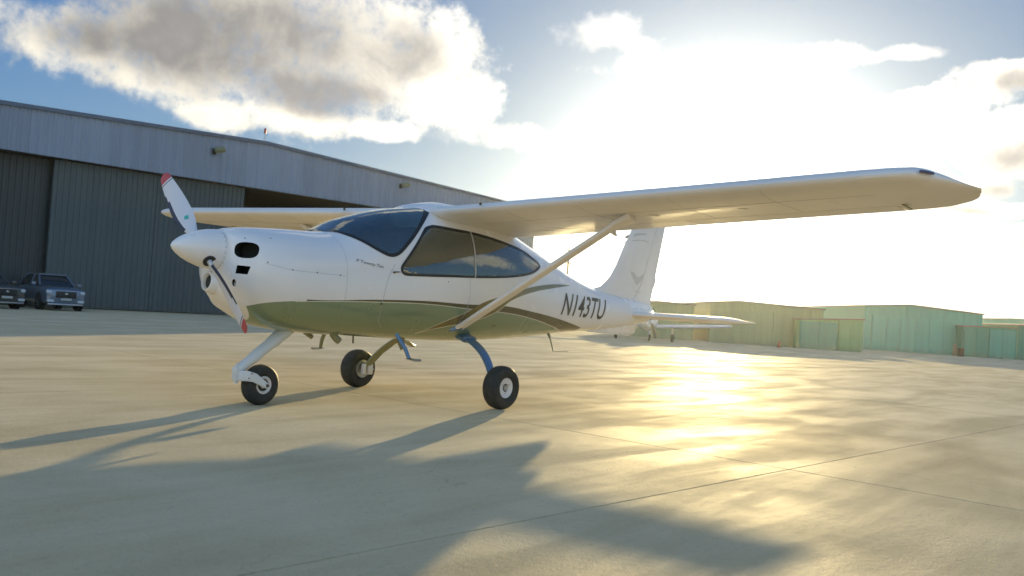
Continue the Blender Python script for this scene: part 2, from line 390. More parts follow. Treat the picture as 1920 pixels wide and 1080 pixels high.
# ------------------------------------------------------------ ground: concrete apron of jointed slabs
def concrete(name, joints):
    mt = bpy.data.materials.new(name); mt.use_nodes = True; k = NT(mt.node_tree)
    b = k.new('ShaderNodeBsdfPrincipled'); o = k.new('ShaderNodeOutputMaterial'); k.l.new(b.outputs[0], o.inputs[0])
    p = k.new('ShaderNodeNewGeometry').outputs['Position']; q = k.xyz(p)
    big = k.noise(p, .12, 5, .6); med = k.noise(p, .9, 6, .62, .4); fine = k.noise(p, 26, 5, .7)
    st = k.noise(k.com(k.m('MULTIPLY', q[0], .25), k.m('MULTIPLY', q[1], 1.3), 0), 1.3, 5, .6, .6)
    tilev = k.noise(k.com(k.m('FLOOR', k.m('MULTIPLY', q[0], 1/7.6)), k.m('FLOOR', k.m('MULTIPLY', q[1], 1/7.6)), 0), 3.1, 1)
    v = k.m('ADD', k.m('MULTIPLY', big, .35), k.m('ADD', k.m('MULTIPLY', med, .3), k.m('MULTIPLY', st, .35)))
    c = k.mix(k.ss(v, .30, .72), (.385, .31, .18), (.57, .475, .295))
    c = k.mix(k.m('MULTIPLY', k.ss(fine, .5, .8), .35), c, (.17, .15, .12))
    # dark drips and tyre scuffs
    sp = k.noise(p, 5.5, 4, .6, .8)
    c = k.mix(k.m('MULTIPLY', k.ss(sp, .66, .76), .22), c, (.14, .125, .10))
    if joints:
        u = k.m('ADD', k.m('MULTIPLY', q[0], CU), k.m('MULTIPLY', q[1], SU)); w = k.m('SUBTRACT', k.m('MULTIPLY', q[1], CU), k.m('MULTIPLY', q[0], SU))
        ms = None
        for s_, a0 in ((u, U0), (w, V0)):
            fr = k.m('ABSOLUTE', k.m('SUBTRACT', k.m('FRACT', k.m('MULTIPLY_ADD', s_, 1/SL, .5-a0/SL)), .5))
            g_ = k.m('LESS_THAN', fr, .006/SL); ms = g_ if ms is None else k.m('MAXIMUM', ms, g_)
        c = k.mix(ms, c, (.07, .06, .05))
    grit = k.noise(p, 75, 3, .75); vor = k.new('ShaderNodeTexVoronoi'); k.put(vor.inputs['Vector'], p); vor.inputs['Scale'].default_value = 60
    c = k.mix(k.m('MULTIPLY', k.ss(grit, .54, .72), .4), c, (.62, .56, .43))
    c = k.mix(k.m('MULTIPLY', k.ss(vor.outputs[0], .22, .10), .35), c, (.13, .115, .09))
    # hairline cracks and faint tyre marks running along the apron
    vc = k.new('ShaderNodeTexVoronoi', feature='DISTANCE_TO_EDGE'); vc.inputs['Scale'].default_value = .16
    k.put(vc.inputs['Vector'], k.vm('ADD', p, k.vm('SCALE', k.com(k.noise(p, 1.1, 4), k.noise(p, .9, 4), 0), sc=1.6)))
    c = k.mix(k.m('MULTIPLY', k.m('MULTIPLY', k.m('LESS_THAN', vc.outputs[0], .0009), k.ss(big, .5, .6)), .22), c, (.10, .09, .07))
    tm = k.noise(k.com(k.m('MULTIPLY', q[0], .05), k.m('MULTIPLY', k.m('ADD', q[1], k.m('MULTIPLY', q[0], .22)), 1.6), 0), 1.5, 3, .55)
    c = k.mix(k.m('MULTIPLY', k.ss(tm, .60, .70), .10), c, (.14, .125, .10))
    bp = k.new('ShaderNodeBump'); bp.inputs['Strength'].default_value = .6; bp.inputs['Distance'].default_value = .012
    k.put(bp.inputs['Height'], k.m('ADD', k.m('MULTIPLY', fine, .5), k.m('ADD', k.m('MULTIPLY', k.noise(p, 110, 3, .6), .25), k.m('MULTIPLY', med, 1.2))))
    df = k.new('ShaderNodeBsdfDiffuse'); k.put(df.inputs['Color'], c); df.inputs['Roughness'].default_value = .5; k.put(df.inputs['Normal'], bp.outputs[0])
    gl = k.new('ShaderNodeBsdfGlossy'); gl.inputs['Color'].default_value = (.95, .92, .85, 1); k.put(gl.inputs['Normal'], bp.outputs[0])
    patch = k.ss(k.m('ADD', k.m('MULTIPLY', st, .65), k.m('MULTIPLY', med, .35)), .40, .62)
    k.put(gl.inputs['Roughness'], k.m('MULTIPLY_ADD', patch, -.10, .72))
    lw = k.new('ShaderNodeLayerWeight'); lw.inputs['Blend'].default_value = .5
    fr = k.m('MULTIPLY_ADD', k.m('POWER', lw.outputs['Facing'], 4.), .26, .012)
    mx = k.new('ShaderNodeMixShader'); k.put(mx.inputs[0], k.m('MULTIPLY', fr, k.m('MULTIPLY_ADD', patch, .5, .42)))
    k.l.new(df.outputs[0], mx.inputs[1]); k.l.new(gl.outputs[0], mx.inputs[2]); k.l.new(mx.outputs[0], o.inputs[0]); k.n.remove(b)
    return mt
AR = R(-3.7); CU, SU = math.cos(AR), math.sin(AR); SL = 7.6
U0 = 2.24*CU + (-4.27)*SU; V0 = -4.27*CU - 2.24*SU
M['concrete'] = concrete('apron concrete', False); M['concrete_far'] = concrete('far apron concrete', True)
M['soil'] = mat('ground', (.07, .065, .05), .9)
bm = bmesh.new(); N = 48
vs = [bm.verts.new((1600*math.cos(2*math.pi*i/N), 1600*math.sin(2*math.pi*i/N), -.06)) for i in range(N)]; bm.faces.new(vs)
tag(finish('ground', bm, 'soil', smooth=False), kind='structure')
def uv(u, v): return (u*CU - v*SU, u*SU + v*CU)
nu0, nu1, nv0, nv1 = -2, 5, -2, 4
# the far apron goes round the slabbed part
bm = bmesh.new()
ua, ub, va, vb = U0+nu0*SL, U0+nu1*SL, V0+nv0*SL, V0+nv1*SL
B = 260
for (a, b, c_, d_) in ((-B, ua, -B, 500), (ub, 500, -B, 500), (ua, ub, -B, va), (ua, ub, vb, 500)):
    bm.faces.new([bm.verts.new((*uv(x, y), 0)) for x, y in ((a, c_), (b, c_), (b, d_), (a, d_))])
apron = tag(finish('apron', bm, 'concrete_far', smooth=False), kind='structure')
t = bmesh.new(); gp = .004
box(t, gp, SL-gp, gp, SL-gp, -.05, 0)
top = [e for e in t.edges if all(v.co.z > -.001 for v in e.verts)]
bmesh.ops.bevel(t, geom=top, offset=.004, segments=1, affect='EDGES')
slab0 = finish('concrete_slab', t, 'concrete', smooth=False)
first = True
for i in range(nu0, nu1):
    for j in range(nv0, nv1):
        o = slab0 if first else slab0.copy()
        if not first: COL.objects.link(o)
        first = False
        x, y = uv(U0+i*SL, V0+j*SL)
        o.location = (x, y, random.uniform(-.0012, 0)); o.rotation_euler = (0, 0, AR); o.parent = apron

# ------------------------------------------------------------ big hangar on the left
def cladmat(name, col, rough=.45, var=.06):
    mt = bpy.data.materials.new(name); mt.use_nodes = True; k = NT(mt.node_tree)
    b = k.new('ShaderNodeBsdfPrincipled'); o = k.new('ShaderNodeOutputMaterial'); k.l.new(b.outputs[0], o.inputs[0])
    p = k.new('ShaderNodeNewGeometry').outputs['Position']; q = k.xyz(p)
    strk = k.noise(k.com(k.m('MULTIPLY', q[0], 2.2), k.m('MULTIPLY', q[1], 2.2), k.m('MULTIPLY', q[2], .12)), 1.4, 5, .6)
    bg_ = k.noise(p, .25, 4)
    f = k.m('ADD', k.m('MULTIPLY', strk, .6), k.m('MULTIPLY', bg_, .4))
    f = k.m('ADD', f, k.m('MULTIPLY', k.m('SUBTRACT', k.new('ShaderNodeObjectInfo').outputs['Random'], .5), .16))
    foot = k.m('MULTIPLY', k.ss(k.m('ADD', q[2], k.m('MULTIPLY', strk, .5)), .75, .25), .25)
    k.put(b.inputs['Base Color'], k.mix(foot, k.mix(k.ss(f, .30, .70), tuple(c*(1-2*var) for c in col), tuple(c*(1+2*var) for c in col)), (.10, .09, .07)))
    k.put(b.inputs['Roughness'], k.m('MULTIPLY_ADD', strk, .2, rough-.1)); b.inputs['Metallic'].default_value = .1
    return mt
M['fascia'] = cladmat('fascia sheet metal', (.25, .31, .40))
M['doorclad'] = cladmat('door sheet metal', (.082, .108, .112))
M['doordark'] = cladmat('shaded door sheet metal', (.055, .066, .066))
M['trim'] = cladmat('eave trim', (.10, .14, .20))
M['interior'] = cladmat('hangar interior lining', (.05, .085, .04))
M['endwall'] = cladmat('end wall cladding', (.33, .37, .38))
def corr(bm, x0, x1, z0, z1f, y, pitch=.25, dep=.03, mi=0, back=True):
    """ribbed sheet facing -Y; z1f(x) gives its top"""
    prof = []; x = x0
    while x < x1-1e-6:
        for dx, dy in ((0, 0), (.62*pitch, 0), (.70*pitch, -dep), (.92*pitch, -dep)):
            if x+dx < x1: prof.append((x+dx, y+dy))
        x += pitch
    prof.append((x1, y))
    lo_ = [bm.verts.new((a, b, z0(a) if callable(z0) else z0)) for a, b in prof]
    hi_ = [bm.verts.new((a, b, z1f(a))) for a, b in prof]
    for i in range(len(prof)-1): bm.faces.new((lo_[i], lo_[i+1], hi_[i+1], hi_[i])).material_index = mi
HX0, HX1, HY, HR = -14., 40.1, 27., 19.9
def eave(x): return 7.75 - .0605*(HR-x) if x < HR else 7.75 - .0175*(x-HR)
def fbot(x): return 5.43 + .0187*(x-9.2)
hg = thing('hangar', (13, 27, 0), 'large steel hangar with a pale ribbed fascia above dark sliding doors', 'hangar')
bm = bmesh.new()
for a, b in ((.0, 4.5),): pass
box(bm, HX1-.25, HX1, HY+.1, HY+40, 0, 7.24)              # right side wall
box(bm, HX0, HX0+.25, HY+.1, HY+40, 0, 5.55)              # left side wall
rings(bm, [[(a, b, c) for a, c in ((HX0+.25, 0), (HX1-.25, 0), (HX1-.25, 7.23), (HR, 7.58), (HX0+.25, 5.54))] for b in (HY+39.7, HY+40)])   # rear gable
finish('wall', bm, 'interior', hg, smooth=False)
bm = bmesh.new(); corr(bm, 34.6, HX1, 0, fbot, HY+.02, .25, .03); box(bm, 34.6, HX1-.26, HY+.06, HY+.3, 0, 5.5)
finish('wall', bm, 'endwall', hg, smooth=False, lab='pale ribbed wall at the right end of the front')
x = HX0
while x < HX1-.01:
    xe = min(x+3.0, HX1)
    bm = bmesh.new(); corr(bm, x+.006, xe-.006, fbot, lambda a: eave(a)-.14, HY-.25, .3, .035)
    box(bm, x+.006, xe-.006, HY-.24, HY-.20, fbot((x+xe)/2)+.03, min(eave(x), eave(xe))-.25)
    finish('fascia_panel', bm, 'fascia', hg, smooth=False); x = xe
bm = bmesh.new()
for a, b in ((HX0, HR), (HR, HX1)):      # eave trim following the gentle gable
    p = [(a, eave(a)-.14), (b, eave(b)-.14), (b, eave(b)), (a, eave(a))]
    rings(bm, [[(q[0], HY-.36, q[1]) for q in p], [(q[0], HY-.18, q[1]) for q in p]])
finish('eave_trim', bm, 'trim', hg, smooth=False)
bm = bmesh.new()
for a, b in ((HX0, HR), (HR, HX1)):
    p = [(a, eave(a)-.16), (b, eave(b)-.16), (b, eave(b)-.03), (a, eave(a)-.03)]
    rings(bm, [[(q[0], HY-.17, q[1]) for q in p], [(q[0], HY+40.3, q[1]) for q in p]])
finish('roof', bm, 'trim', hg, smooth=False)
bm = bmesh.new(); rings(bm, [[(q[0], HY-.05, q[1]) for q in ((HX0+.3, 5.02), (34.5, 5.90), (34.5, 5.99), (HX0+.3, 5.11))], [(q[0], HY+.75, q[1]) for q in ((HX0+.3, 5.02), (34.5, 5.90), (34.5, 5.99), (HX0+.3, 5.11))]])
finish('door_track', bm, 'doordark', hg, smooth=False)
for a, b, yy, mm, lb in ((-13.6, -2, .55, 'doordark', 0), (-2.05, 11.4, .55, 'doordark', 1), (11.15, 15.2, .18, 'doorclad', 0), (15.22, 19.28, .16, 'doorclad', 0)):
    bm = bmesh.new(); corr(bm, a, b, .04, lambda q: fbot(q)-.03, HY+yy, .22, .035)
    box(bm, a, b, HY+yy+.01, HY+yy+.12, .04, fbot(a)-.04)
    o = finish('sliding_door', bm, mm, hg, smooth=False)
bm = bmesh.new()                          # trusses seen in the open bay
for yy in (HY+6, HY+13, HY+20, HY+27):
    box(bm, HX0+1, HX1-1, yy, yy+.2, 4.7, 4.9); box(bm, HX0+1, HX1-1, yy, yy+.2, 5.3, 5.45)
    for i in range(26): tube(bm, [(HX0+2+2*i, yy+.1, 4.8), (HX0+3+2*i, yy+.1, 5.35)], .04, 6)
finish('truss', bm, 'trim', hg, smooth=False)
bm = bmesh.new(); box(bm, HX0, 11.2, HY+.2, HY+.24, .02, .05)
bm.free()
def wall_light(x, z, lab):
    t_ = thing('floodlight', (x, HY-.3, z), lab, 'floodlight', 'floodlights on the hangar fascia')
    b_ = bmesh.new(); tube(b_, [(x, HY-.27, z-.05), (x-.02, HY-.5, z-.02)], .035, 8); box(b_, x-.09, x+.09, HY-.32, HY-.285, z-.15, z+.08)
    finish('bracket', b_, 'black', t_)
    b_ = bmesh.new(); box(b_, -.2, .2, -.13, .13, -.08, .08, Matrix.Translation((x+.05, HY-.62, z+.04)) @ Matrix.Rotation(R(35), 4, 'X') @ Matrix.Rotation(R(-20), 4, 'Y'), bev=.02)
    finish('lamp_head', b_, 'olive', t_)
wall_light(17.35, 6.86, 'small floodlight on the hangar fascia, left of the roof peak')
wall_light(28.2, 7.06, 'small floodlight on the hangar fascia, right of the roof peak')
t_ = thing('roof_beacon', (HR+.1, HY, 7.75), 'thin mast with a small dark beacon on the hangar roof peak', 'beacon')
bm = bmesh.new(); tube(bm, [(HR+.1, HY, 7.70), (HR+.1, HY, 8.12)], .02, 8); finish('mast', bm, 'steel', t_)
bm = bmesh.new(); lathe(bm, [(0, .02), (.02, .055), (.2, .055), (.26, .02)], (HR+.1, HY, 8.12), (0, 0, 1), 12); finish('beacon_lamp', bm, 'bladered', t_)

# ------------------------------------------------------------ low storage hangars on the right, lens flare tint put into their greens
CB = Vector((CAM.x, CAM.y, 0))
M['flare_green1'] = cladmat('flare green sheet metal', (.05, .36, .27)); M['flare_green2'] = cladmat('dark flare green sheet metal', (.03, .27, .19))
M['flare_green3'] = cladmat('pale flare green sheet metal', (.13, .36, .16)); M['olivewall'] = cladmat('olive sheet metal', (.17, .26, .15))
M['groof'] = mat('grey green roof sheet', (.12, .14, .12), .5)
def shed(A, B_, h, ridge, depth, mt, label, doors=(), name='storage_hangar', pitch=.5):
    """front wall from A to B_ (ground points seen from the apron); ridge = (fraction, height)"""
    A = Vector((*A, 0)); B_ = Vector((*B_, 0)); ax = (B_-A); L = ax.length; ax.normalize(); nrm = Vector((-ax.y, ax.x, 0))
    if nrm.dot(A-CAM) < 0: nrm = -nrm
    t_ = thing(name, A, label, 'hangar')
    def P(u, v, z): p = A+ax*u+nrm*v; return (p.x, p.y, z)
    def topz(u): 
        rf, rh = ridge; ru = rf*L
        return h[0]+(rh-h[0])*u/ru if u < ru else rh+(h[1]-rh)*(u-ru)/(L-ru)
    b_ = bmesh.new(); u = 0; pr = []
    while u < L:
        for du, dv in ((0, 0), (.6*pitch, 0), (.68*pitch, -.015), (.92*pitch, -.015)):
            if u+du < L: pr.append((u+du, dv))
        u += pitch
    pr.append((L, 0))
    lo_ = [b_.verts.new(P(a, c, 0)) for a, c in pr]; hi_ = [b_.verts.new(P(a, c, topz(a))) for a, c in pr]
    for i in range(len(pr)-1): b_.faces.new((lo_[i], lo_[i+1], hi_[i+1], hi_[i]))
    rr = ridge[0]*L
    for u_ in (0, L):
        b_.faces.new([b_.verts.new(P(u_, a, c)) for a, c in ((0, 0), (depth, 0), (depth, topz(u_)), (0, topz(u_)))])
    b_.faces.new([b_.verts.new(P(a, depth, c)) for a, c in ((0, 0), (L, 0), (L, h[1]), (rr, ridge[1]), (0, h[0]))])
    finish('wall', b_, mt, t_, smooth=False)
    b_ = bmesh.new()
    for u0, u1 in ((0, rr), (rr, L)):
        ee = -.08 if u0 == 0 else 0; e2 = .08 if u1 == L else 0
        z0, z1 = topz(u0), topz(u1)
        rings(b_, [[P(u0+ee, -.12, z0+.01), P(u1+e2, -.12, z1+.01), P(u1+e2, -.12, z1+.09), P(u0+ee, -.12, z0+.09)],
                   [P(u0+ee, depth+.1, z0+.01), P(u1+e2, depth+.1, z1+.01), P(u1+e2, depth+.1, z1+.09), P(u0+ee, depth+.1, z0+.09)]])
    finish('roof', b_, 'groof', t_, smooth=False)
    for (u0, u1, hh, dm, lb) in doors:
        b_ = bmesh.new(); nn = max(2, int((u1-u0)/.9))
        for i in range(nn):
            a, c = u0+(u1-u0)*i/nn+.01, u0+(u1-u0)*(i+1)/nn-.01
            rings(b_, [[P(a, -.05, .02), P(c, -.05, .02), P(c, -.05, hh), P(a, -.05, hh)], [P(a, -.11, .02), P(c, -.11, .02), P(c, -.11, hh), P(a, -.11, hh)]])
        finish('door', b_, dm, t_, smooth=False, lab=lb)
    return t_
shed((41.3, 20.18), (43.43, 17.51), (2.04, 2.02), (.4, 2.09), 9, 'olivewall', 'olive storage hangar farthest left, behind the aeroplane tail')
shed((44.01, 16.78), (48.1, 11.64), (2.26, 2.26), (.26, 2.42), 12, 'olivewall', 'large olive storage hangar just right of the tail, its upper left corner in sun glare', [(.8, 4.6, 1.9, 'olivewall', None)])
shed((46.21, 12.41), (48.53, 9.51), (1.60, 1.80), (.97, 1.81), .6, 'flare_green3', 'low annex with a pale flare-tinted green door between the two big storage hangars', [(.12, 2.26, 1.56, 'flare_green2', 'darker flare-tinted green left door'), (2.34, 3.60, 1.70, 'flare_green3', 'pale flare-tinted green right door')])
shed((59.9, 12.89), (64.97, 6.53), (3.0, 2.92), (.38, 3.24), 14, 'flare_green1', 'tallest flare-tinted teal green storage hangar with a low gabled front', [(.5, 6.4, 2.4, 'flare_green1', None)])
shed((63.02, 7.37), (65.35, 4.45), (2.00, 2.11), (.97, 2.12), .8, 'flare_green2', 'low flare-tinted teal annex at the right edge of the photo', [(.08, 1.75, 1.9, 'flare_green2', None), (1.85, 3.6, 1.96, 'flare_green1', 'lighter flare-tinted teal right door')])
shed((65.94, 4.51), (69.21, .41), (2.3, 2.26), (.5, 2.5), 8, 'flare_green2', 'dark flare-tinted green storage hangar cut off by the right edge')
shed((129.46, 18.7), (137.4, 8.74), (4.2, 4.5), (.3, 4.5), 14, 'flare_green1', 'far flare-tinted green storage hangar showing above the low right annex')
shed((125.5, 39.72), (130.81, 33.06), (3.5, 3.75), (.5, 3.85), 12, 'olivewall', 'far olive storage hangar seen through the gap between the two big ones')

# utility pole far behind
t_ = thing('utility_pole', (88.8, 58.5, 0), 'wooden utility pole with crossarms far behind the aeroplane', 'utility pole')
M['wood'] = mat('weathered pole wood', (.16, .13, .09), .8)
bm = bmesh.new(); tube(bm, [(88.8, 58.5, 0), (88.8, 58.5, 9.4)], [.17, .11], 10); finish('pole', bm, 'wood', t_)
for z, w in ((8.7, 1.0), (7.5, .7)):
    bm = bmesh.new(); box(bm, 88.8-w*.75, 88.8+w*.75, 58.36, 58.5, z, z+.16); finish('crossarm', bm, 'wood', t_)
for dx in (-.6, .6):
    bm = bmesh.new(); tube(bm, [(88.8+dx, 58.43, 8.86), (88.8+dx, 58.43, 9.1)], .06, 8); finish('insulator', bm, 'steel', t_)

# dark drum and small orange cone by the green hangars
t_ = thing('drum', (61.6, 7.1, 0), 'small dark drum in front of the tallest green hangar, near its right corner', 'drum')
bm = bmesh.new(); lathe(bm, [(0, .0), (0, .2), (.03, .21), (.2, .2), (.22, .21), (.4, .2), (.42, .21), (.55, .2), (.56, 0)], (61.6, 7.1, 0), (0, 0, 1), 18); finish('drum_body', bm, 'black', t_)
bm = bmesh.new(); box(bm, 61.2, 61.42, 7.3, 7.5, 0, .75); finish('backboard', bm, 'wood', t_)
M['orange'] = mat('cone orange', (.35, .11, .05), .6)
t_ = thing('traffic_cone', (43.9, 12.5, 0), 'small orange traffic cone in front of the olive hangar', 'cone')
bm = bmesh.new(); lathe(bm, [(0, .14), (.03, .14), (.03, .10), (.36, .03), (.38, 0)], (43.9, 12.5, 0), (0, 0, 1), 16); finish('cone_body', bm, 'orange', t_)

# far tree line
def leafmat():
    return mat('far foliage', (.075, .085, .03), .8, var=.4, vs=.4)
M['leaf'] = leafmat()
bm = bmesh.new(); rnd = random.Random(3)
for i in range(120):
    x = 230 + rnd.uniform(-12, 12); y = -90 + i*3.6; hh = rnd.uniform(3.0, 6.0)*(1+.3*math.sin(i*.23))
    for j in range(90):
        a, e_, r_ = rnd.uniform(0, 6.28), rnd.uniform(0, 1), rnd.random()**.4
        c = Vector((x+math.cos(a)*r_*3.4, y+math.sin(a)*r_*3.4, hh*(.12+.88*e_*(1-.35*r_))))
        q = Matrix.Rotation(rnd.uniform(0, 6.28), 3, Vector((rnd.random()-.5, rnd.random()-.5, rnd.random()-.5)).normalized())
        s_ = rnd.uniform(.35, .8)
        bm.faces.new([bm.verts.new(c+q@Vector(v)*s_) for v in ((-1, -.5, 0), (.8, -.7, .1), (.2, 1, 0))])
me = bpy.data.meshes.new('far_tree_line'); bm.to_mesh(me); bm.free(); me.materials.append(M['leaf'])
o = bpy.data.objects.new('far_tree_line', me); COL.objects.link(o)
tag(o, 'low line of far trees on the horizon behind the storage hangars', 'trees', kind='stuff')

# ------------------------------------------------------------ parked aeroplane beyond the tail
def parked_plane():
    O = Matrix.Translation((34.8, 15.7, 0)) @ Matrix.Rotation(R(38), 4, 'Z') @ Matrix.Scale(.93, 4)
    t_ = thing('parked_aeroplane', (34.8, 15.7, 0), 'white low-wing aeroplane parked in shade beyond the tailplane', 'aeroplane')
    def put(nm, b_, mt, par=t_, lab=None):
        bmesh.ops.transform(b_, matrix=O, verts=b_.verts); return finish(nm, b_, mt, par, lab=lab)
    b_ = bmesh.new(); rs = []
    for x, r, zc in ((-2.0, .25, 1.0), (-1.6, .42, 1.0), (-.6, .52, 1.05), (.3, .56, 1.12), (1.3, .5, 1.15), (2.4, .32, 1.15), (4.2, .12, 1.2)):
        rs.append([(x, r*math.cos(k*math.pi/10), zc+r*(1.05 if x < 2 else .9)*math.sin(k*math.pi/10)) for k in range(20)])
    rings(b_, rs); put('fuselage', b_, 'white')
    b_ = bmesh.new(); rs = []
    for x, r, zc in ((-.5, .1, 1.45), (-.1, .38, 1.5), (.6, .42, 1.52), (1.2, .3, 1.48), (1.6, .08, 1.42)):
        rs.append([(x, r*math.cos(k*math.pi/8), zc+r*.75*math.sin(k*math.pi/8)) for k in range(16)])
    rings(b_, rs); put('canopy', b_, 'glass')
    for s in (-1, 1):
        b_ = bmesh.new(); rs = []
        for y, lx, c_, z in ((.3, -.5, 1.6, .72), (2.4, -.42, 1.45, .86), (4.3, -.35, 1.3, 1.0), (4.6, .1, .7, 1.03)):
            rs.append([(lx+c_*u, s*y, z+w*c_) for u, w in ((0, 0), (.1, .06), (.35, .085), (.7, .05), (1, 0), (.6, -.03), (.2, -.045))])
        rings(b_, rs); put('wing', b_, 'wing')
        b_ = bmesh.new(); tube(b_, [(.3, s*1.5, .75), (.3, s*1.5, .25)], .05, 8); put('leg', b_, 'steel')
        b_ = bmesh.new(); lathe(b_, [(-.07, .1), (-.07, .17), (-.03, .21), (.03, .21), (.07, .17), (.07, .1)], (.3, s*1.5, .21), (0, 1, 0), 18); put('wheel', b_, 'rubber')
    b_ = bmesh.new(); rings(b_, [[(3.6, -.03, 1.25), (4.4, -.03, 1.25), (4.4, .03, 1.25), (3.6, .03, 1.25)], [(4.1, -.02, 2.2), (4.5, -.02, 2.2), (4.5, .02, 2.2), (4.1, .02, 2.2)]]); put('fin', b_, 'white')
    b_ = bmesh.new(); box(b_, 3.7, 4.4, -1.5, 1.5, 1.2, 1.26); put('tailplane', b_, 'white')
    b_ = bmesh.new(); tube(b_, [(-1.5, 0, .8), (-1.6, 0, .2)], .05, 8); put('leg', b_, 'steel')
    b_ = bmesh.new(); lathe(b_, [(-.06, .1), (-.06, .15), (-.02, .18), (.02, .18), (.06, .15), (.06, .1)], (-1.6, 0, .18), (0, 1, 0), 18); put('wheel', b_, 'rubber')
    b_ = bmesh.new(); strap(b_, [(-2.15, -.25, .2), (-2.12, 0, 1.0), (-2.15, .25, 1.8)], .14, .03, (0, 1, 0)); put('propeller', b_, 'black')
    b_ = bmesh.new(); lathe(b_, [(0, .01), (.15, .1), (.3, .15)], (-2.32, 0, 1.0), (1, 0, 0), 16); put('spinner', b_, 'white')
parked_plane()

# ------------------------------------------------------------ vehicles by the hangar door
M['carblue'] = mat('blue grey car paint', (.15, .20, .27), .3, metal=.5, coat=1)
M['carsilver'] = mat('dark grey car paint', (.07, .075, .07), .32, metal=.4, coat=1)
M['carglass'] = mat('car window glass', (.015, .02, .02), .05, spec=.8)
M['lens'] = mat('headlamp lens', (.5, .56, .6), .2, coat=1)
M['plate'] = mat('number plate', (.45, .47, .45), .5)
M['chromed'] = mat('dull alloy', (.14, .15, .16), .4, metal=.6)
M['chrome'] = mat('chrome trim', (.4, .42, .44), .15, metal=1)
def car(loc, rz, sc, paint, label, pickup=False):
    """nose towards local -X, origin at ground centre; real size then scaled"""
    O = Matrix.Translation(loc) @ Matrix.Rotation(rz, 4, 'Z') @ Matrix.Scale(sc, 4)
    t_ = thing('parked_car', loc, label, 'car')
    def put(nm, b_, mt, par=t_, lab=None, tr=True):
        if tr: bmesh.ops.transform(b_, matrix=O, verts=b_.verts)
        return finish(nm, b_, mt, par, lab=lab)
    L, Wd = 4.7, 1.88
    # body: loft along the length
    ST_ = [(-2.36, .42, .84, .72), (-2.33, .32, .98, .84), (-2.22, .26, 1.07, .91), (-1.9, .24, 1.12, .935), (-1.4, .24, 1.16, .94), (-.9, .24, 1.19, .94), (0, .24, 1.2, .94), (1.2, .24, 1.22, .94), (1.9, .26, 1.2, .93), (2.25, .32, 1.12, .88), (2.34, .42, .95, .82)]
    b_ = bmesh.new(); rs = []
    for x, zb, zt, hw in ST_:
        r_ = []
        for k in range(28):
            a = 2*math.pi*k/28; c, s = math.cos(a), math.sin(a)
            r_.append((x+.05*abs(c)**3*(1 if x < 0 else -1), hw*math.copysign(abs(c)**.42, c), (zb+zt)/2+(zt-zb)/2*math.copysign(abs(s)**.5, s)))
        rs.append(r_)
    rings(b_, rs); bd = put('body', b_, paint)
    # greenhouse
    b_ = bmesh.new()
    xs = (-1.05, -.25, 1.45 if not pickup else .6, 2.15 if not pickup else .95)
    lo_ = [(xs[0], -.80, 1.15), (xs[3], -.80, 1.17), (xs[3], .80, 1.17), (xs[0], .80, 1.15)]
    hi_ = [(xs[1], -.62, 1.70), (xs[2], -.62, 1.70), (xs[2], .62, 1.70), (xs[1], .62, 1.70)]
    rings(b_, [lo_, hi_]); bmesh.ops.bevel(b_, geom=b_.edges[:], offset=.07, segments=3, profile=.6, affect='EDGES')
    put('cabin_glass', b_, 'carglass')
    b_ = bmesh.new(); box(b_, xs[1]-.05, xs[2]+.03, -.61, .61, 1.675, 1.735, bev=.028)
    for s in (-1, 1):
        strap(b_, [(xs[0]+.02, s*.80, 1.17), (xs[1], s*.625, 1.69)], .09, .05, (0, 1, 0), 10)
        strap(b_, [(xs[3]-.04, s*.80, 1.18), (xs[2]+.02, s*.625, 1.69)], .12, .07, (1, 0, 0), 10)
        strap(b_, [(.35, s*.815, 1.18), (.35, s*.635, 1.68)], .07, .04, (1, 0, 0), 10)
    put('roof', b_, paint)
    for s in (-1, 1):
        b_ = bmesh.new(); box(b_, -.98, -.82, s*1.04-.10, s*1.04+.10, 1.16, 1.32, bev=.05); put('mirror', b_, paint)
        b_ = bmesh.new(); box(b_, -2.33, -2.10, s*.70-.17, s*.70+.17, .80, .96, bev=.05); put('headlight', b_, 'lens')
        b_ = bmesh.new(); box(b_, -2.385, -2.25, s*.68-.15, s*.68+.15, .40, .52, bev=.03); put('fog_lamp', b_, 'lens')
    b_ = bmesh.new(); box(b_, -2.40, -2.3, -.46, .46, .62, .93, bev=.03); g_ = put('grille', b_, 'black')
    b_ = bmesh.new(); box(b_, -2.415, -2.39, -.48, .48, .925, .95, bev=.008); box(b_, -2.415, -2.39, -.07, .07, .76, .86, bev=.02); put('grille_trim', b_, 'chrome', g_)
    b_ = bmesh.new(); box(b_, -2.42, -2.37, -.24, .24, .50, .61, bev=.01); put('number_plate', b_, 'plate')
    b_ = bmesh.new(); box(b_, -2.385, -2.28, -.8, .8, .27, .34, bev=.02); put('lower_trim', b_, 'chrome')
    for x in (-1.45, 1.4):
        for s in (-1, 1):
            b_ = bmesh.new()
            lathe(b_, [(-.01, .42), (-.01, .44), (.03, .44), (.03, .42)], (x, s*.925, .38), (0, s, 0), 28); put('wheel_arch', b_, 'black')
            b_ = bmesh.new(); lathe(b_, [(-.2, .2), (-.2, .33), (-.16, .365), (.02, .365), (.055, .34), (.055, .24), (.03, .23)], (x, s*.92, .365), (0, s, 0), 28)
            w_ = put('wheel', b_, 'rubber')
            b_ = bmesh.new(); lathe(b_, [(.0, .24), (.035, .235), (.045, .2), (.03, .06), (.05, .05), (.05, 0)], (x, s*.92, .365), (0, s, 0), 24); put('rim', b_, 'chromed', w_)
    return t_
car((10.45, 25.2, 0), R(83), .70, 'carblue', 'blue grey suv parked in front of the hangar door, headlights facing right')
car((8.0, 24.6, 0), R(96), .68, 'carsilver', 'dark grey car cut off by the left edge of the photo')
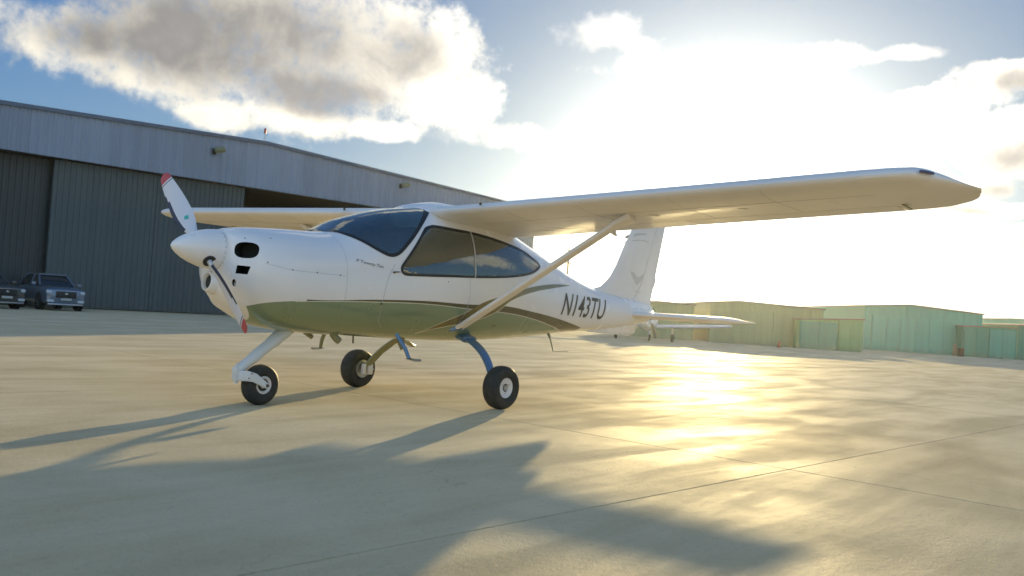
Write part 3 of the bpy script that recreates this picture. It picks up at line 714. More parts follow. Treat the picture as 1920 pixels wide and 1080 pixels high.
# ------------------------------------------------------------ the aeroplane
AIR = thing('light_aeroplane', (3.0, 0, 0), 'white high-wing light aeroplane with flare-tinted grey green belly and gold stripes, registration N143TU', 'aeroplane')
GT = 96
def hull_range(name, xa, xb, n, cap0, cap1):
    b_ = bmesh.new(); rs = []
    for i in range(n+1):
        x = xa + (xb-xa)*i/n
        rs.append([fpt(x, 2*math.pi*k/GT) for k in range(GT)])
    rings(b_, rs, cap0=cap0, cap1=cap1); return b_
b_ = bmesh.new(); rs = []                                 # recessed joint between cowling and fuselage
for x in (1.37, 1.39): rs.append([fpt(x, 2*math.pi*k/GT, -.0015) for k in range(GT)])
rings(b_, rs); finish('cowling_joint', b_, 'seam', AIR)
# cowling with a domed front face and true openings
b_ = bmesh.new(); rs = []
for f, dx in ((.45, -.030), (.72, -.022), (.9, -.010)):
    r_ = []
    for k in range(GT):
        x, y, z = fpt(.425, 2*math.pi*k/GT); r_.append((x+dx, y*f, 1.25+(z-1.25)*f))
    rs.append(r_)
x = .425; st = []
for i in range(61):
    x = .425 + (1.376-.425)*(i/60)**1.35
    rs.append([fpt(x, 2*math.pi*k/GT) for k in range(GT)])
rings(b_, rs); cowl = finish('cowling', b_, ['hull', 'dark'], AIR)
def prism(outline, p0, axis, depth):
    """outline: 2-D points (a, b) in the plane across axis; cutter solid starting at p0"""
    ax = Vector(axis).normalized(); X = Vector((0, 0, 1)).cross(ax).normalized(); Y = ax.cross(X)
    t = bmesh.new(); p0 = Vector(p0)
    r0 = [p0 + X*a + Y*c for a, c in outline]
    rings(t, [r0, [q + ax*depth for q in r0]]); bmesh.ops.recalc_face_normals(t, faces=t.faces); return t
def oval(a, b, n=28, e=2.0):
    return [(a*math.copysign(abs(math.cos(2*math.pi*k/n))**(2/e), math.cos(2*math.pi*k/n)), b*math.copysign(abs(math.sin(2*math.pi*k/n))**(2/e), math.sin(2*math.pi*k/n))) for k in range(n)]
cuts = []
for s in (-1, 1):
    cuts.append(prism(oval(.098, .067, e=2.6), (.30, s*.455, 1.320), (.80, -s*.60, 0), .42))
cuts.append(prism([(-.062, .030), (.050, .034), (.062, -.034), (-.040, -.036)], (.30, -.44, 1.158), (.80, .60, 0), .42))
cuts.append(prism(oval(.018, .030), (.25, -.36, 1.047), (.85, .53, 0), .38))
for c in cuts:
    me = bpy.data.meshes.new('cut'); c.to_mesh(me); c.free(); me.materials.append(M['hull']); me.materials.append(M['dark'])
    for p in me.polygons: p.material_index = 1
    co = bpy.data.objects.new('cut', me); COL.objects.link(co)
    md = cowl.modifiers.new('b', 'BOOLEAN'); md.operation = 'DIFFERENCE'; md.solver = 'EXACT'; md.object = co
    bpy.context.view_layer.update()
    dg = bpy.context.evaluated_depsgraph_get(); nm = bpy.data.meshes.new_from_object(cowl.evaluated_get(dg))
    cowl.modifiers.clear(); cowl.data = nm; bpy.data.objects.remove(co)
cowl.data.name = 'cowling'
# air scoop under the spinner
b_ = bmesh.new()
lathe(b_, [(.26, .02), (.10, .040), (.055, .058), (.03, .062), (.0, .063), (-.012, .069), (-.006, .078), (.02, .088), (.09, .100), (.30, .105)], (.352, 0, 1.045), (1, 0, -.12), 36)
sc_ = finish('air_scoop', b_, 'hull', AIR)
b_ = bmesh.new(); lathe(b_, [(0, .0), (0, .0600), (.004, .0600), (.004, 0)], (.376, 0, 1.042), (1, 0, -.12), 28); finish('scoop_dark_disc', b_, 'dark', sc_)  # dark disc added to stand for the shade inside the scoop
b_ = bmesh.new()        # chin fairing between scoop and lower cowl
rs = []
for x, z0, z1, hw in ((.40, .955, 1.10, .10), (.46, .90, 1.14, .20), (.56, .815, 1.12, .30), (.72, .745, 1.05, .36)):
    rs.append([(x, hw*math.copysign(abs(math.cos(a))**.9, math.cos(a)), (z0+z1)/2+(z1-z0)/2*math.sin(a)) for a in [2*math.pi*k/32 for k in range(32)]])
rings(b_, rs); finish('chin_fairing', b_, 'hull', AIR)

# spinner
b_ = bmesh.new(); HZ = 1.313
pr = [(0, .0), (.004, .012), (.02, .033), (.06, .066), (.11, .096), (.17, .123), (.24, .146), (.31, .161), (.37, .168), (.405, .170)]
lathe(b_, pr, (0, 0, HZ), (1, 0, 0), 64)
spin = finish('spinner', b_, 'white', AIR)
b_ = bmesh.new(); lathe(b_, [(0, .160), (.014, .160)], (.405, 0, HZ), (1, 0, 0), 48); finish('backplate', b_, 'black', spin)
# blades
PH = .824; HUB = Vector((.285, 0, HZ)); PR = .94
def blade(sgn):
    rv = Vector((0, math.sin(PH), math.cos(PH)))*sgn; tv = Vector((0, math.cos(PH), -math.sin(PH)))*sgn
    XV = Vector((1, 0, 0))
    st = [(.10, .042, .040, 42), (.16, .050, .042, 42), (.22, .092, .038, 38), (.30, .146, .030, 34), (.40, .178, .024, 30), (.52, .182, .019, 26), (.64, .168, .015, 23), (.76, .145, .012, 20), (.85, .122, .009, 18), (.90, .106, .008, 17), (.925, .085, .006, 16), (.94, .034, .004, 16)]
    f_ = lambda r: [next(((a[k]+(b[k]-a[k])*(r-a[0])/(b[0]-a[0])) for a, b in zip(st, st[1:]) if a[0] <= r <= b[0]+1e-9)) for k in (1, 2, 3)]
    zones = [(.10, .828, 'blade', 'prop_blade'), (.828, .838, 'navy', 'tip_band'), (.838, .852, 'blade', 'tip_band'), (.852, .94, 'bladered', 'tip_band')]
    root = None
    for (ra, rb, mt, nm) in zones:
        rr = sorted({ra, rb, *[s_[0] for s_ in st if ra < s_[0] < rb], *[ra+(rb-ra)*i/72 for i in range(1, 72) if rb-ra > .2]})
        q = bmesh.new(); rs = []
        for r in rr:
            c, th_, be = f_(r); be = R(be); ch = tv*math.cos(be) - XV*math.sin(be); nn = rv.cross(ch).normalized()
            if nn.x > 0: nn = -nn        # suction side faces forward
            rnd_ = max(0, min(1, (.26-r)/.12)); ring = []
            for k in range(20):
                a = 2*math.pi*k/20; u = math.cos(a)*.5; w = math.sin(a)*.5
                asym = (1.25 if w > 0 else .75)*(1-rnd_)+rnd_
                sweep = -.02*max(0, (r-.5))*1.5
                ring.append(HUB + rv*r + ch*(u*c+sweep+.012*(1-rnd_)) + nn*(w*th_*asym*(1-(1-rnd_)*(.55*max(0, -u*2)**2))))
            rs.append(ring)
        rings(q, rs)
        if nm == 'prop_blade':
            for f in q.faces: pass
            o = finish(nm, q, [mt, 'navy'], AIR); root = o
            me = o.data
            for p in me.polygons:       # dark erosion strip and back of the blade root
                c0 = Vector(p.center)-HUB; r = c0.dot(rv)
                be = R(f_(min(max(r, .1), .94))[2]); ch = tv*math.cos(be) - XV*math.sin(be)
                if (c0.dot(ch) > .36*f_(min(max(r, .1), .94))[0]+.006 and .25 < r < .72): p.material_index = 1
        else: finish(nm, q, mt, root)
    q = bmesh.new(); lathe(q, [(0, .052), (.012, .058), (.02, .052)], HUB + rv*.118, rv, 24); finish('blade_boot', q, 'black', root)
    return root, rv, tv
bl_up, rv, tv = blade(1); bl_dn, rv2, tv2 = blade(-1)
# teal decal on the upper blade front
be = R(27); ch = tv*math.cos(be) - Vector((1, 0, 0))*math.sin(be); nn = rv.cross(ch).normalized(); nn = nn if nn.x < 0 else -nn
c0 = HUB + rv*.36 + nn*.0185 + ch*-.004
q = bmesh.new(); rings(q, [[c0+rv*a+ch*b for a, b in ((-.02, -.018), (.018, -.022), (.026, .006), (-.004, .022))], [c0-nn*.006+rv*a+ch*b for a, b in ((-.02, -.018), (.018, -.022), (.026, .006), (-.004, .022))]])
finish('decal', q, 'teal', bl_up, smooth=False)
# spinner cut-out lips where the blades leave
for rv_ in (rv, rv2):
    q = bmesh.new(); lathe(q, [(0, .048), (.034, .054), (.037, .048), (.036, 0)], HUB + rv_*.124, rv_, 32); finish('spinner_cutout', q, 'black', spin)
for k in range(24):     # spinner screws
    a = 2*math.pi*(k+.5)/24; q = bmesh.new(); lathe(q, [(0, .005), (.003, .0045), (.004, .001)], (.392, .1685*math.cos(a), HZ+.1685*math.sin(a)), (0, math.cos(a), math.sin(a)), 8)
    finish('screw', q, 'seam', spin)

# windows on the hull surface: outlines as (x, z) on the port side, mirrored to starboard
def surf_patch(xs, zlo, zhi, off, ncol, nrow, mirror):
    q = bmesh.new(); g = []
    for i in range(ncol+1):
        x = xs[0]+(xs[1]-xs[0])*(.5-.5*math.cos(math.pi*i/ncol)); a, b = th_of(x, zlo(x)), th_of(x, zhi(x)); col_ = []
        for j in range(nrow+1):
            p = fpt(x, a+(b-a)*j/nrow, off); col_.append((p[0], -p[1] if mirror else p[1], p[2]))
        g.append(col_)
    for w in g: pass
    vs = [[q.verts.new(p) for p in c] for c in g]
    for i in range(ncol):
        for j in range(nrow): q.faces.new((vs[i][j], vs[i+1][j], vs[i+1][j+1], vs[i][j+1]))
    # give it thickness down into the skin
    ext = bmesh.ops.extrude_face_region(q, geom=q.faces[:]); nv = [v for v in ext['geom'] if isinstance(v, bmesh.types.BMVert)]
    for v in nv: v.co.y *= .975; v.co.z = 1.15+(v.co.z-1.15)*.99
    return q
def interp(P):
    P = sorted(P)
    def f(x):
        if x <= P[0][0]: return P[0][1]
        for a, b in zip(P, P[1:]):
            if x <= b[0]: return a[1]+(b[1]-a[1])*(x-a[0])/(b[0]-a[0]) if b[0] > a[0] else b[1]
        return P[-1][1]
    return f
def outline(P, n=6):
    """smooth closed-corner polyline"""
    return [(p.x, p.z) for p in spline([(x, 0, z) for x, z in P], n)]
SW_LO = outline([(2.000, 1.290), (2.008, 1.262), (2.035, 1.244), (2.094, 1.235), (2.40, 1.249), (2.718, 1.266), (3.138, 1.287), (3.60, 1.322), (3.95, 1.362), (4.20, 1.411), (4.36, 1.466), (4.415, 1.495), (4.432, 1.515)])
SW_HI = outline([(2.000, 1.290), (2.01, 1.322), (2.062, 1.380), (2.224, 1.545), (2.36, 1.680), (2.42, 1.728), (2.49, 1.752), (2.56, 1.764), (2.80, 1.760), (3.219, 1.748), (3.717, 1.706), (4.067, 1.657), (4.28, 1.598), (4.39, 1.552), (4.432, 1.515)])
sl, sh = interp(SW_LO), interp(SW_HI)
def rim_strip(name, pts, off, w, mt, par, mirror, rad=None):
    q = bmesh.new()
    P = [fpt(x, th_of(x, z), off) for x, z in pts]
    if mirror: P = [(a, -b, c) for a, b, c in P]
    tube(q, P, w, 6); return finish(name, q, mt, par)
WS_LO = outline([(1.362, 1.575), (1.403, 1.580), (1.458, 1.573), (1.503, 1.548), (1.568, 1.517), (1.70, 1.452), (1.81, 1.409), (1.87, 1.396), (1.933, 1.400), (2.018, 1.438), (2.164, 1.554), (2.375, 1.732), (2.50, 1.828), (2.60, 1.893), (2.655, 1.925)], 5)
wl = interp(WS_LO)
def open_at(x, th):
    """is this spot of the skin a window opening (inset a little under the frames)"""
    th = math.pi-th if th > math.pi/2 and th < 1.5*math.pi else th
    p = fpt(x, th)
    if 2.016 < x < 4.41 and th < math.pi/2 and sl(x)+.013 < p[2] < sh(x)-.013 and abs(x-3.057) > .0: return True
    if 1.40 < x < 2.638 and th < math.pi/2+.01 and th >= 0 and p[2] > wl(x)+.012*(1.6 if 1.95 < x else 1): return True
    return False
b_ = bmesh.new(); NX, NTH = 330, 192; rs = []
xsn = [1.380+(7.6-1.380)*((i/NX) if False else (i/NX)) for i in range(NX+1)]
grid = [[b_.verts.new(fpt(x, 2*math.pi*k/NTH)) for k in range(NTH)] for x in xsn]
for i in range(NX):
    for k in range(NTH):
        if not open_at((xsn[i]+xsn[i+1])/2, 2*math.pi*(k+.5)/NTH):
            b_.faces.new((grid[i][k], grid[i][(k+1) % NTH], grid[i+1][(k+1) % NTH], grid[i+1][k]))
b_.faces.new(grid[0]); b_.faces.new(grid[-1][::-1])
bmesh.ops.delete(b_, geom=[v for v in b_.verts if not v.link_faces], context='VERTS')
hull = finish('fuselage', b_, 'hull', AIR, ang=60)
def band(name, pts, w, off, closed, mir, par=None):
    """flat frame strip lying on the hull just inside an (x, z) outline"""
    q = bmesh.new(); n_ = len(pts); A_, B_ = [], []
    for i, (x, z) in enumerate(pts):
        a = pts[(i-1) % n_] if closed else pts[max(i-1, 0)]; b = pts[(i+1) % n_] if closed else pts[min(i+1, n_-1)]
        tx, tz = b[0]-a[0], b[1]-a[1]; l = math.hypot(tx, tz) or 1; nx, nz = -tz/l, tx/l
        def P(x_, z_):
            x_ = min(max(x_, 1.37), 4.44); p = fpt(x_, th_of(x_, min(z_, sec(x_)[0]-.0003)), off); return (p[0], -p[1] if mir else p[1], p[2])
        A_.append(q.verts.new(P(x-nx*.002, z-nz*.002))); B_.append(q.verts.new(P(x+nx*w, z+nz*w)))
    for i in range(n_ if closed else n_-1):
        j_ = (i+1) % n_; q.faces.new((A_[i], A_[j_], B_[j_], B_[i]))
    return finish(name, q, 'black', par or AIR)
for mir in (False, True):
    for (a, b) in ((2.000, 3.052), (3.062, 4.432)):
        q = surf_patch((a, b), sl, sh, .0025, 44, 16, mir); w_ = finish('side_window', q, 'glass', AIR)
    band('window_frame', SW_LO+SW_HI[::-1][1:-1], .024, .0045, True, mir)
    q = bmesh.new(); P0 = []
    for i in range(13):
        z = sl(3.057)+(sh(3.057)-sl(3.057))*i/12; row = []
        for dx in (-.011, .011):
            p = fpt(3.057+dx, th_of(3.057+dx, z), .005); row.append(q.verts.new((p[0], -p[1] if mir else p[1], p[2])))
        P0.append(row)
    for a, b in zip(P0, P0[1:]): q.faces.new((a[0], a[1], b[1], b[0]))
    finish('window_post', q, 'seam', AIR)
q = bmesh.new(); xs = [1.366+(2.655-1.366)*(.5-.5*math.cos(math.pi*i/70)) for i in range(71)]; g = []
for x in xs:
    zt = sec(x)[0]; a = th_of(x, min(wl(x), zt-.0005)); g.append([q.verts.new(fpt(x, a+(math.pi-2*a)*j/48, .0025)) for j in range(49)])
for i in range(70):
    for j in range(48): q.faces.new((g[i][j], g[i+1][j], g[i+1][j+1], g[i][j+1]))
finish('windscreen', q, 'glass', AIR)
for mir in (False, True): band('windscreen_frame', [p for p in WS_LO if p[1] < sec(p[0])[0]-.004], .030, .0045, False, mir)
q = bmesh.new(); ga = []
for x in (2.625, 2.66):
    a = th_of(x, min(wl(x), sec(x)[0]-.001)); ga.append([q.verts.new(fpt(x, a+(math.pi-2*a)*j/40, .0048)) for j in range(41)])
for j in range(40): q.faces.new((ga[0][j], ga[1][j], ga[1][j+1], ga[0][j+1]))
finish('windscreen_frame', q, 'black', AIR)
# cabin
q = bmesh.new(); rings(q, [[(x, y*w, z) for y, z in ((-1, .76), (1, .76), (1, .79), (-1, .79))] for x, w in ((1.45, .40), (3.4, .40), (4.0, .30), (4.25, .22))]); finish('cabin_floor', q, 'liner', AIR)
q = bmesh.new(); rings(q, [[(x, -.50*w, z) for x, z, w in ((1.50, .95, 1), (1.52, 1.30, 1), (1.60, 1.455, .78), (1.86, 1.445, .84), (1.92, 1.39, .98), (1.90, 1.05, 1), (1.86, .95, 1))], [(x, .50*w, z) for x, z, w in ((1.50, .95, 1), (1.52, 1.30, 1), (1.60, 1.455, .78), (1.86, 1.445, .84), (1.92, 1.39, .98), (1.90, 1.05, 1), (1.86, .95, 1))]]); ip = finish('instrument_panel', q, 'panel', AIR)
for y in (-.26, .26):
    q = bmesh.new(); tube(q, [(1.86, y, 1.2), (2.02, y, 1.19)], .014, 8); strap(q, [(2.03, y-.10, 1.25), (2.03, y-.09, 1.18), (2.03, y, 1.165), (2.03, y+.09, 1.18), (2.03, y+.10, 1.25)], .026, .026, (1, 0, 0), 8); finish('control_yoke', q, 'panel', ip)
for x, y in ((2.55, -.27), (2.55, .27), (3.42, -.24), (3.42, .24)):
    q = bmesh.new(); box(q, x-.28, x+.20, y-.22, y+.22, .78, 1.00, bev=.05); st_ = finish('seat', q, 'seat', AIR)
    q = bmesh.new(); box(q, -.07, .07, -.22, .22, 0, .58, Matrix.Translation((x+.18, y, .96)) @ Matrix.Rotation(R(14), 4, 'Y'), bev=.045); finish('backrest', q, 'seat', st_)
    q = bmesh.new(); box(q, -.045, .045, -.12, .12, 0, .17, Matrix.Translation((x+.335, y, 1.565)) @ Matrix.Rotation(R(8), 4, 'Y'), bev=.035); tube(q, [(x+.32, y-.05, 1.48), (x+.34, y-.05, 1.58)], .008, 6); tube(q, [(x+.32, y+.05, 1.48), (x+.34, y+.05, 1.58)], .008, 6); finish('headrest', q, 'seat', st_)
q = bmesh.new(); rings(q, [[(4.42, .37*math.cos(a), 1.19+.46*math.sin(a)) for a in [2*math.pi*k/24 for k in range(24)]], [(4.46, .36*math.cos(a), 1.19+.45*math.sin(a)) for a in [2*math.pi*k/24 for k in range(24)]]]); finish('rear_bulkhead', q, 'liner', AIR)
# door seams, fuel and panel lines
def seam_line(name, pts, w=.0022, mt='seam', mir=False):
    return rim_strip(name, outline(pts, 6), .0005, w, mt, AIR, mir)
for mir in (False, True):
    seam_line('door_seam', [(1.93, 1.33), (1.86, 1.22), (1.82, 1.08), (1.81, .95), (1.85, .80), (1.95, .735)], mir=mir)
    seam_line('door_seam', [(2.98, 1.27), (2.99, 1.1), (2.98, .95), (2.93, .80), (2.85, .725)], mir=mir)
for mir in (False, True): seam_line('cowling_split', [(.60, 1.225), (.80, 1.190), (1.05, 1.182), (1.37, 1.178)], .0014, mir=mir)
q = bmesh.new()
for x, z in ((.621, 1.233), (.828, 1.189), (1.062, 1.185), (1.302, 1.18), (2.649, 1.215), (.50, 1.42), (.70, 1.44)):
    p = fpt(x, th_of(x, z), 0); p2 = fpt(x, th_of(x, z), .003); lathe(q, [(0, .007), (.0022, .006)], p, Vector(p2)-Vector(p), 8)
for x, z, r_ in ((1.915, 1.252, .011), (1.80, .955, .010)):
    p = fpt(x, th_of(x, z), 0); p2 = fpt(x, th_of(x, z), .003); lathe(q, [(0, r_), (.008, r_*.9), (.010, .003)], p, Vector(p2)-Vector(p), 12)
finish('fasteners', q, 'ink', AIR)
q = bmesh.new(); P = [fpt(x, th_of(x, 1.252+.003*i), .012) for i, x in enumerate((1.895, 1.92, 1.95, 1.985))]; tube(q, P, [.004, .006, .006, .003], 8); finish('door_handle', q, 'ink', AIR)

# lettering wrapped on to the hull
def lettering(txt, name, fn, mt, parent, bold=.0, one=True):
    cu = bpy.data.curves.new('t', 'FONT'); cu.body = txt; cu.size = 1; cu.offset = bold; cu.resolution_u = 3
    to = bpy.data.objects.new('t', cu); COL.objects.link(to); bpy.context.view_layer.update()
    me = bpy.data.meshes.new_from_object(to.evaluated_get(bpy.context.evaluated_depsgraph_get()))
    bpy.data.objects.remove(to); q = bmesh.new(); q.from_mesh(me)
    x0 = min(v.co.x for v in q.verts); x1 = max(v.co.x for v in q.verts); y0 = min(v.co.y for v in q.verts); y1 = max(v.co.y for v in q.verts)
    for i in range(1, 36):
        bmesh.ops.bisect_plane(q, geom=q.verts[:]+q.edges[:]+q.faces[:], plane_co=(x0+(x1-x0)*i/36, 0, 0), plane_no=(1, 0, 0))
    for i in range(1, 12):
        bmesh.ops.bisect_plane(q, geom=q.verts[:]+q.edges[:]+q.faces[:], plane_co=(0, y0+(y1-y0)*i/12, 0), plane_no=(0, 1, 0))
    for v in q.verts: v.co = fn((v.co.x-x0)/(x1-x0), (v.co.y-y0)/(y1-y0))
    me2 = bpy.data.meshes.new(name); q.to_mesh(me2); q.free(); me2.materials.append(M[mt])
    o = bpy.data.objects.new(name, me2); COL.objects.link(o); o.parent = parent; o.matrix_parent_inverse = wmi(parent); return o
def onhull(x, z, off=.0025, mir=False):
    p = fpt(x, th_of(x, z), off); return Vector((p[0], -p[1] if mir else p[1], p[2]))
lettering('N143TU', 'registration', lambda u, v: onhull(4.955+1.17*u+.085*v, .966-.032*u+.272*v), 'ink', AIR, .012)
lettering('N143TU', 'registration', lambda u, v: onhull(6.17-1.17*u-.085*v, .934+.032*u+.272*v, mir=True), 'ink', AIR, .012)
lettering('P Twenty-Ten', 'name_script', lambda u, v: onhull(1.478+.30*u+.012*v, 1.304-.034*u+.036*v), 'ink', AIR, 0)

# aerofoils
def af(n=22, t=.12, cam=.02):
    up, dn = [], []
    for i in range(n+1):
        u = .5-.5*math.cos(math.pi*i/n)
        y = 5*t*(.2969*math.sqrt(u)-.126*u-.3516*u*u+.2843*u**3-.1030*u**4); c = cam*4*u*(1-u)
        up.append((u, c+y)); dn.append((u, c-y*.92))
    return up, dn
def foil_loft(secs, u0=0., u1=1., t=.13, cam=.02, up_ax=(0, 0, 1), cap=True):
    """secs: list of (LE, TE, thickness factor)"""
    q = bmesh.new(); rs = []; a, b = af(t=t, cam=cam)
    upf, dnf = interp(a), interp(b)
    n = 20
    us = [u0+(u1-u0)*(.5-.5*math.cos(math.pi*i/n)) for i in range(n+1)]
    for le, te, k in secs:
        le, te = Vector(le), Vector(te); c = te-le; L = c.length; N_ = Vector(up_ax); N_ = (N_-c*(N_.dot(c)/c.dot(c))).normalized()
        r_ = [le+c*u+N_*upf(u)*L*k for u in us]+[le+c*u+N_*dnf(u)*L*k for u in us[::-1]]
        if u0 == 0: r_.pop()
        rs.append(r_)
    rings(q, rs, cap, cap); return q
for s, nm in ((-1, 'port'), (1, 'starboard')):
    dz = .043 if s < 0 else .021; dt = .0555 if s < 0 else .030
    def secn(y, lx=2.62, tx=3.965):
        return (lx, s*y, 1.915+dz*(y-.35)), (tx, s*y, 1.792+dt*(y-.35)), 1.
    q = foil_loft([secn(y) for y in (.05, .6, 1.6, 2.6, 3.6, 4.5)], 0, .755); wing = finish('wing', q, 'wing', AIR)
    q = foil_loft([secn(y) for y in (.62, 1.6, 2.60)], .768, 1, cap=True); flap = finish('flap', q, 'wing', wing)
    q = foil_loft([secn(y) for y in (2.615, 3.6, 4.49)], .768, 1); finish('aileron', q, 'wing', wing)
    q = foil_loft([secn(y) for y in (.05, .61)], .756, 1); finish('wing_root', q, 'wing', wing)
    zt_ = lambda y: 1.915+dz*(y-.35)
    e = [(4.5, 2.62, 3.965, 1), (4.70, 2.635, 3.94, 1), (4.84, 2.665, 3.90, .97), (4.90, 2.72, 3.87, .9), (4.96, 2.86, 3.83, .8), (5.02, 3.03, 3.78, .65), (5.07, 3.19, 3.71, .5), (5.11, 3.34, 3.60, .3), (5.128, 3.42, 3.50, .12), (5.142, 3.455, 3.475, .05)]
    q = foil_loft([((lx, s*y, zt_(y)-.01*max(0, y-4.84)/.28), (tx, s*y, 1.792+dt*(y-.35)+.02*max(0, y-4.84)/.28), k) for y, lx, tx, k in e]); tip = finish('wing_tip', q, 'wing', wing)
    q = bmesh.new(); tube(q, spline([(2.685, s*4.90, zt_(4.9)+.012), (2.74, s*4.93, zt_(4.9)+.012), (2.82, s*4.965, zt_(4.9)+.012)], 4), [.004]+[.012]*7+[.004], 10)
    finish('navigation_light', q, 'navl', tip)
    # fuel filler, stall vane and under-wing bits
    q = bmesh.new(); lathe(q, [(0, .016), (.01, .014)], (2.60, s*.98, zt_(.98)+.03), (-1, 0, .3), 10); finish('stall_vane', q, 'ink', wing)
    q = bmesh.new(); y = 2.02; zz = 1.792+dt*(y-.35); strap(q, [(3.34, s*y, zz+.03), (3.36, s*y, zz-.08), (3.37, s*y, zz-.12)], .045, .018, (1, 0, 0)); strap(q, [(3.24, s*y, zz-.09), (3.38, s*(y+.01), zz-.13)], .03, .02, (0, 1, 0)); finish('pitot_mast', q, 'wing', wing)
    q = bmesh.new(); y = 4.55; zz = 1.792+dt*(y-.35); strap(q, [(3.62, s*(y-.02), zz+.0), (3.66, s*(y+.05), zz-.035)], .10, .012, (1, .3, 0)); finish('tie_down', q, 'olive', wing)
    aU, aD = af(t=.13, cam=.02); fD = interp(aD); fU = interp(aU)
    def under(y, u, off=.0):
        le, te, _k = secn(y); le, te = Vector(le), Vector(te); c = te-le; N_ = Vector((0, 0, 1)); N_ = (N_-c*(N_.dot(c)/c.dot(c))).normalized()
        return le+c*u+N_*(fD(u)*c.length-off)
    for y in (1.25, 2.05, 2.95, 3.75):
        q = bmesh.new(); tube(q, [under(y, u) for u in (.04, .1, .2, .3, .4, .5, .6, .74)], .0022, 6); finish('skin_seam', q, 'seam', wing)
    q = bmesh.new(); tube(q, [under(.7+.38*i, .30) for i in range(11)], .002, 6); finish('skin_seam', q, 'seam', wing)
    for y in (1.6, 2.5, 3.35, 4.1):
        q = bmesh.new(); c = under(y, .46); lathe(q, [(0, .062), (.002, .060)], c, (0, 0, -1), 24); finish('inspection_cover', q, 'wing', wing)
    # strut
    q = bmesh.new(); z1 = 1.86 if s < 0 else 1.845
    strap(q, [(2.985, s*.46, .757), (3.04, s*1.2, 1.213), (3.11, s*2.26, z1)], .125, .045, (1, 0, 0), 20); st_ = finish('wing_strut', q, 'wing', AIR)
    q = bmesh.new(); strap(q, [(3.10, s*2.16, z1-.05), (3.15, s*2.34, z1+.035)], [.13, .22], [.05, .07], (1, 0, 0)); finish('strut_fairing', q, 'wing', st_)
    q = bmesh.new(); strap(q, [(2.90, s*.41, .735), (3.0, s*.49, .77)], .07, .05, (1, 0, 0)); finish('strut_foot', q, 'blue' if s < 0 else 'olive', st_)
    # main leg and wheel
    q = bmesh.new(); zc = .213
    pts = spline([(3.20, s*.36, .655), (3.185, s*.50, .615), (3.15, s*.66, .53), (3.10, s*.80, .41), (3.05, s*.90, .28), (3.03, s*.935, .20)], 4)
    nP = len(pts); strap(q, pts, [.155-.07*i/(nP-1) for i in range(nP)], [.036-.010*i/(nP-1) for i in range(nP)], (1, 0, 0), 20)
    leg = finish('main_leg', q, 'blue' if s < 0 else 'olive', AIR)
    q = bmesh.new(); strap(q, [(3.20, s*.33, .672), (3.19, s*.44, .640)], .20, .07, (1, 0, 0)); finish('leg_fairing', q, 'blue' if s < 0 else 'olive', leg)
    q = bmesh.new(); cy = s*1.045; x0 = 3.015
    lathe(q, [(-.055, .095), (-.066, .10), (-.085, .13), (-.090, .160), (-.080, .188), (-.058, .205), (-.02, .2135), (.02, .2135), (.058, .205), (.080, .188), (.090, .160), (.085, .13), (.066, .10), (.055, .095)], (x0, cy, zc-.002), (0, s, 0), 56)
    wh = finish('main_wheel', q, 'rubber', AIR)
    q = bmesh.new(); lathe(q, [(-.06, .0), (-.06, .094), (-.045, .10), (-.03, .085), (.03, .085), (.035, .066), (.056, .040), (.058, .080), (.066, .099), (.060, .104), (.040, .10), (.02, .09)], (x0, cy, zc), (0, s, 0), 40)
    rim = finish('rim', q, 'rim', wh)
    q = bmesh.new(); lathe(q, [(.03, .032), (.066, .030), (.070, .026), (.064, .012), (.064, 0)], (x0, cy, zc), (0, s, 0), 20)
    for k in range(3):
        a = 2*math.pi*k/3+.5; lathe(q, [(.05, .006), (.063, .006), (.064, 0)], (x0+.056*math.cos(a), cy, zc+.056*math.sin(a)), (0, s, 0), 8)
    finish('hub_cap', q, 'steel', wh)
    q = bmesh.new(); lathe(q, [(-.085, .0), (-.085, .10), (-.075, .10), (-.075, 0)], (x0, cy, zc), (0, s, 0), 32); finish('brake_disc', q, 'steel', wh)
    q = bmesh.new(); box(q, x0-.055, x0-.015, cy-s*.135-.02, cy-s*.135+.02, zc-.055, zc+.06, bev=.006); box(q, x0+.02, x0+.095, cy-s*.125-.022, cy-s*.125+.022, zc-.06, zc+.06, bev=.008)
    for a, c in ((.055, .04), (.055, -.035), (.08, .0)): lathe(q, [(0, .008), (.03, .008), (.031, 0)], (x0+a, cy-s*.14, zc+c), (0, -s, 0), 8)
    finish('brake_caliper', q, 'rim', wh)
    q = bmesh.new(); tube(q, [Vector(p)+Vector((.06-.012*i/4, 0, -.006)) for i, p in enumerate(pts[::4])]+[Vector((x0+.06, cy-s*.13, zc+.05))], .0055, 6); finish('brake_hose', q, 'black', leg)
    # boarding step
    q = bmesh.new(); sx = 2.10
    tube(q, [(sx-.03, s*.50, .68), (sx, s*.60, .55), (sx+.02, s*.64, .462)], [.020, .019, .017], 10)
    stp = finish('step_leg', q, 'blue' if s < 0 else 'olive', AIR)
    q = bmesh.new(); strap(q, [(sx+.02, s*.635, .460), (sx+.03, s*.735, .450)], .085, .012, (1, 0, 0)); tube(q, [(sx-.02, s*.73, .451), (sx+.08, s*.73, .451)], .012, 8); finish('tread', q, 'steel', stp)
q = bmesh.new(); strap(q, [(3.30, .60, .55), (3.46, .66, .50), (3.52, .67, .50)], [.10, .07, .02], .03, (0, 1, 0)); finish('leg_step', q, 'olive', AIR)
